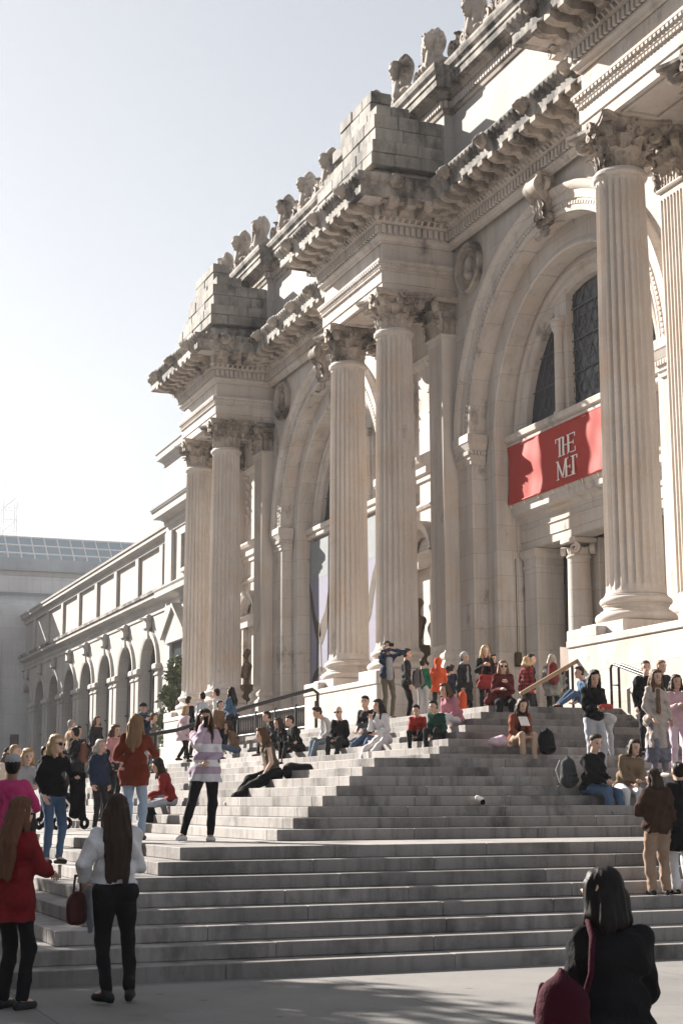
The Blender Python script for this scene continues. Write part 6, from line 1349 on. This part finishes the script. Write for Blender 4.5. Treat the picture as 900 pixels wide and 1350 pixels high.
blob('tied_jacket', 'silver grey jacket tied on the hip of the black sweater woman', 'jacket', [('c', (0, 0, 0), (0.05, 0, -0.55), 0.08, 0.05), ('e', (0, 0, 0), (0.15, 0.12, 0.1))], fabric('silver', (0.46, 0.46, 0.48), rough=0.45), 0.018, 0.04, (13.13, 21.93, 14*RISE+0.92), 0, 0.014)
sitter('person in blue denim sitting on the top step behind the black sweater woman', (16.1, 27.6, FLOOR), -88, 1.66, ('jacket', blue), ('jeans', jeans), ('short', 'dark'), 20, feet={-1: (0.1, 0.72, 0.075), 1: (0.12, 0.66, 0.075)}, cell=0.018)
P = sitter('man in a black jacket and blue jeans sitting close beside a woman', (12.14, 20.82, 12*RISE), 160, 1.74, ('jacket', black), ('jeans', jeans), ('short', 'dark'), 14, head=(14, 4), fat=0.035, puff=0.024, sk=1, side=6, hands={-1: (-0.14, 0.32, -0.28), 1: (-0.05, 0.34, -0.28)}, cell=0.013, bfat=0.01, feet={-1: (0.04, 0.54, -0.36), 1: (0.14, 0.46, -0.36)})
q = P['W'](P['T'](0.05, -0.2, 0.1)); backpack('grey and black backpack worn by the man in the black jacket', (q.x-0.16, q.y+0.02, q.z-0.12), 160+180, fabric('pack_dark', (0.05, 0.055, 0.06)), grey, 0.95)
sitter('smiling woman in an olive brown jacket and white trousers leaning on the man', (12.72, 20.84, 12*RISE), -166, 1.66, ('jacket', camel), ('trousers', white), ('half', 'dark', 0.14), 20, head=(-14, 6), fat=0.03, puff=0.024, side=-14, sk=1, cell=0.013, bfat=0.01, feet={-1: (0.1, 0.52, -0.36), 1: (0.1, 0.42, -0.36)}, shoes=(0.14, 0.02, 0.02), hands={1: (-0.2, 0.3, -0.22), -1: (-0.08, 0.32, -0.28)})
person('woman in a long pale grey coat and long grey skirt descending the steps', (13.78, 21.5, 14*RISE), 176, 1.69, head=(0, 2), top=('coat', fabric('oatmeal_coat', (0.42, 0.37, 0.34))), topl=0.44, fat=0.02, puff=0.02, bottom=('skirt', fabric('slate_skirt', (0.17, 0.17, 0.22))), skirt=0.62, hair=('long', 'brown', 0.26), cell=0.014, sk=1, scarf=brown, shoes=(0.6, 0.56, 0.52), hands={-1: (0.05, 0.1, -0.47), 1: (0.03, 0.14, -0.45)})
person('person in a pale pink sweatshirt at the right edge', (14.45, 21.95, 14*RISE), 190, 1.66, top=('sweatshirt', pink), topl=0.1, fat=0.03, puff=0.024, bottom=('trousers', lilac), hair=('half', 'dark', 0.12), cell=0.016, hands={-1: (-0.08, 0.24, -0.22), 1: (-0.06, 0.26, -0.2)})
person('left of two young men in black jackets by the white pedestal', (15.75, 24.9, 17*RISE), 205, 1.74, top=('jacket', black), topl=0.1, fat=0.03, puff=0.024, bottom=('trousers', charcoal), hair=('short', 'brown'), cell=0.017, sk=1)
person('right of two young men in black jackets by the white pedestal', (16.12, 24.95, 18*RISE), 170, 1.62, top=('jacket', fabric('black_striped', (0.016, 0.016, 0.02))), topl=0.1, fat=0.03, puff=0.024, bottom=('trousers', black), hair=('short', 'lightbrown'), cell=0.017, sk=1)
person('person in a shaggy dark brown jacket and pale trousers at the right', (10.2, 16.02, 4*RISE), 10, 1.44, head=(-35, 8), top=('jacket', dbrown), topl=0.10, fat=0.035, puff=0.045, bottom=('trousers', fabric('beige_trousers', (0.30, 0.21, 0.155))), bfat=0.02, hair=('long', 'dark', 0.14), cell=0.012, sk=1, hands={-1: (-0.02, 0.28, -0.2)}, face=False)
person('person in a long black coat and white trousers at the right edge', (10.56, 16.08, 4*RISE), 5, 1.52, top=('coat', black), topl=0.34, fat=0.04, puff=0.026, bottom=('trousers', white), bfat=0.016, hair=('bun', 'black'), cell=0.012, face=False, collar=black)

# ---- farther people on the left
person('young person in a pale pink coat walking up the steps in black leggings', (11.95, 42.75, 19*RISE), 70, 1.58, lean=6, head=(0, 4), top=('coat', fabric('pale_pink', (0.66, 0.50, 0.55))), topl=0.22, fat=0.02, puff=0.024, bottom=('leggings', black), hipf=1.16, hair=('half', 'blond', 0.14), cell=0.018, feet={-1: (0.08, 0.26, 0.075), 1: (0.08, -0.26, 0.14)}, sk=1)
person('person in a dark cap and navy jacket with a camera', (9.32, 37.0, 16*RISE), 165, 1.70, top=('jacket', navy), topl=0.12, fat=0.035, puff=0.024, bottom=('trousers', grey), hair=('short', 'dark'), hat=('cap', black), cell=0.018, hands={-1: (-0.12, 0.24, -0.1), 1: (-0.12, 0.24, -0.1)}, scarf=blue)
person('woman with long black hair in a denim blue jacket', (12.66, 40.6, 21*RISE), -40, 1.68, top=('jacket', blue), topl=0.1, fat=0.02, puff=0.022, bottom=('leggings', black), hipf=1.16, hair=('long', 'black', 0.24), cell=0.018, feet={-1: (0.08, 0.1, 0.075), 1: (0.12, -0.14, 0.075)}, hands={-1: (-0.1, 0.26, -0.2), 1: (-0.08, 0.26, -0.22)})
person('fair skinned man with black hair in a white shirt behind the denim jacket', (12.7, 42.1, 21*RISE), -50, 1.74, top=('shirt', white), topl=0.05, bottom=('trousers', charcoal), hair=('short', 'black'), cell=0.02, puff=0.018)
person('man in a pale denim jacket standing in the group at left', (12.64, 43.3, 21*RISE), -30, 1.72, top=('jacket', fabric('pale_denim', (0.36, 0.42, 0.48))), topl=0.08, bottom=('jeans', ljeans), hair=('short', 'black'), cell=0.02, puff=0.02, fat=0.01)
person('man in a dark navy coat with his back turned in the group', (12.32, 43.6, 20*RISE), 60, 1.76, top=('coat', fabric('ink_coat', (0.016, 0.02, 0.035))), topl=0.3, fat=0.03, puff=0.024, bottom=('trousers', black), hair=('short', 'dark'), cell=0.02, face=False)
person('teenager with dark hair in a brown jacket behind the striped sweater woman', (11.98, 39.4, 19*RISE), 150, 1.52, top=('jacket', brown), topl=0.08, bottom=('trousers', black), hair=('short', 'black'), cell=0.02, puff=0.02)
person('person in a rose pink top behind the burgundy jacket', (7.5, 32.1, 11*RISE), 140, 1.66, top=('sweater', fabric('rose', (0.5, 0.25, 0.26))), topl=0.08, bottom=('trousers', charcoal), hair=('half', 'brown', 0.12), cell=0.018, puff=0.02, head=(0, 8))
sitter('small dark dressed person sitting low by the end of the iron fence', (12.02, 33.4, 19*RISE), -100, 1.64, ('jacket', black), ('trousers', black), ('short', 'dark'), 26, cell=0.02)
person('person in a brown coat near the evergreen tree', (10.2, 40.2, 16*RISE), 120, 1.66, top=('coat', brown), topl=0.25, bottom=('trousers', black), hair=('short', 'dark'), cell=0.022, puff=0.022)

# ---- more of the crowd
def by(label, pos, heading, H, top, bottom, hair, **kw):
    d = dict(topl=0.1, fat=0.02, puff=0.022, cell=0.02); d.update(kw); return person(label, pos, heading, H, top=top, bottom=bottom, hair=hair, **d)
def gp(x, y): return (x, y, at_steps(x, y))
by('person in an olive parka standing left of the pale pink coat', gp(11.3, 43.6), 100, 1.7, ('parka', khaki), ('trousers', black), ('short', 'brown'))
by('woman in a charcoal coat left of the evergreen tree', gp(9.3, 41.9), 150, 1.64, ('coat', charcoal), ('trousers', black), ('half', 'brown', 0.12), topl=0.28)
by('man in a tan jacket far back on the left landing', gp(8.9, 43.3), 80, 1.74, ('jacket', tan), ('trousers', charcoal), ('short', 'grey'))
by('person in a black hooded jacket far back near the wing arcade', gp(7.3, 44.0), 160, 1.7, ('jacket', black), ('jeans', jeans), ('short', 'dark'), hood=black, face=False)
by('woman in a cream coat far back near the wing arcade', gp(6.8, 41.2), 130, 1.64, ('coat', cream), ('trousers', black), ('long', 'brown', 0.2), topl=0.25)
by('dark dressed man between the bearded man and the rose pink top', gp(7.9, 37.6), 170, 1.74, ('jacket', charcoal), ('trousers', black), ('short', 'black'))
by('grey haired person in navy just left of the burgundy jacket', gp(6.2, 27.6), 150, 1.6, ('jacket', navy), ('trousers', charcoal), ('half', 'grey', 0.1))
sitter('person in a charcoal jacket sitting high on the front steps near the handrail', (12.72, 37.0, 21*RISE), -85, 1.68, ('jacket', charcoal), ('trousers', black), ('short', 'dark'), 26, cell=0.02)
sitter('person in a brown jacket sitting beside the handrail on the front steps', (12.38, 39.2, 20*RISE), -80, 1.66, ('jacket', brown), ('jeans', jeans), ('half', 'dark', 0.12), 22, cell=0.02)
sitter('woman in a black coat sitting left of the reading man', (12.05, 34.3, 19*RISE), -95, 1.62, ('coat', black), ('trousers', charcoal), ('long', 'dark', 0.22), 24, cell=0.02)
by('tall man in a dark jacket standing behind the dusty pink jacket', gp(14.9, 33.9), 110, 1.75, ('jacket', charcoal), ('trousers', black), ('short', 'dark'))
by('woman in a wine coat behind the blond woman with the red bag', gp(17.0, 33.6), 160, 1.66, ('coat', dred), ('trousers', black), ('half', 'dark', 0.14), topl=0.25)
by('man in a black jacket between the plaid jacket and the grey haired visitor', gp(18.2, 33.9), 120, 1.72, ('jacket', black), ('trousers', charcoal), ('short', 'dark'))
by('child in a navy jacket standing beside the orange hooded child', gp(15.6, 33.1), 60, 1.28, ('jacket', navy), ('trousers', charcoal), ('short', 'brown'), hat=('beanie', charcoal))
# ---- stroller and litter
st = thing('baby_stroller', 'black baby stroller with pale frame on the left steps', 'stroller', (6.0, 29.9, 8*RISE), R(-60))
m = MB()
for s in (-0.22, 0.22): m.tube([(s, -0.45, 1.0), (s, -0.15, 0.6), (s, 0.35, 0.15)], 0.016, 6); m.tube([(s, 0.1, 0.55), (s, -0.3, 0.12)], 0.016, 6)
m.tube([(-0.22, -0.45, 1.0), (0.22, -0.45, 1.0)], 0.018, 6); tag(m.build('frame', M['white'], st, 50), kind=None)
V, F = sdf_mesh([('e', (0, 0.0, 0.55), (0.2, 0.28, 0.16)), ('e', (0, -0.12, 0.80), (0.21, 0.2, 0.2))], 0.02, k=0.04); link('seat', npmesh('seat', V, F), black, st)
for s in (-0.24, 0.24):
    for y in (0.37, -0.32): MB().lathe([(0.05, -0.02), (0.11, -0.02), (0.12, 0), (0.11, 0.02), (0.05, 0.02)], 14, mat=Matrix.Translation((s, y, 0.12)) @ Matrix.Rotation(R(90), 4, 'Y')).build('wheel', black, st)
lt = thing('crumpled_wrapper', 'small crumpled white and black wrapper lying on a side step', 'litter', (10.17, 20.55, 11*RISE))
V, F = sdf_mesh([('e', (0, 0, 0.1), (0.07, 0.04, 0.035)), ('e', (-0.04, 0, 0.11), (0.05, 0.03, 0.03))], 0.01, k=0.01); V = wrinkle(V, F, 0.015, 3); link('paper', npmesh('paper', V, F), M['white'], lt)
V, F = sdf_mesh([('e', (0.02, 0, 0.055), (0.05, 0.035, 0.05))], 0.01, k=0.01); V = wrinkle(V, F, 0.015, 4); link('inside', npmesh('inside', V, F), black, lt)

# ---- plaza trees outside the frame whose shade falls on the lower steps
tree('plane_tree', 'broad plaza tree beyond the left end of the stairs', -3.6, 24.4, 9.5, 3.5, 3.1, 14000, 0.3, 'leaf2', False)
tree('plane_tree', 'taller plaza tree farther left along the avenue', -5.4, 31.0, 11.0, 4.0, 3.2, 14000, 0.32, 'leaf2', False)
print('people', NP[0], 'tris', sum(len(m.polygons) for m in bpy.data.meshes))

# ---- the hazy autumn air
hz_ = MB().box(-75, 90, -70, 560, -1.0, 95).build('haze', None)
hm_ = bpy.data.materials.new('haze'); hm_.use_nodes = True; hn = hm_.node_tree.nodes; hl = hm_.node_tree.links; hn.remove(hn['Principled BSDF'])
pv = hn.new('ShaderNodeVolumePrincipled'); pv.inputs['Color'].default_value = (0.95, 0.96, 1.0, 1); pv.inputs['Density'].default_value = 0.00026; pv.inputs['Anisotropy'].default_value = 0.3
hl.new(pv.outputs[0], hn['Material Output'].inputs['Volume']); hz_.data.materials.append(hm_); hz_['kind'] = 'stuff'
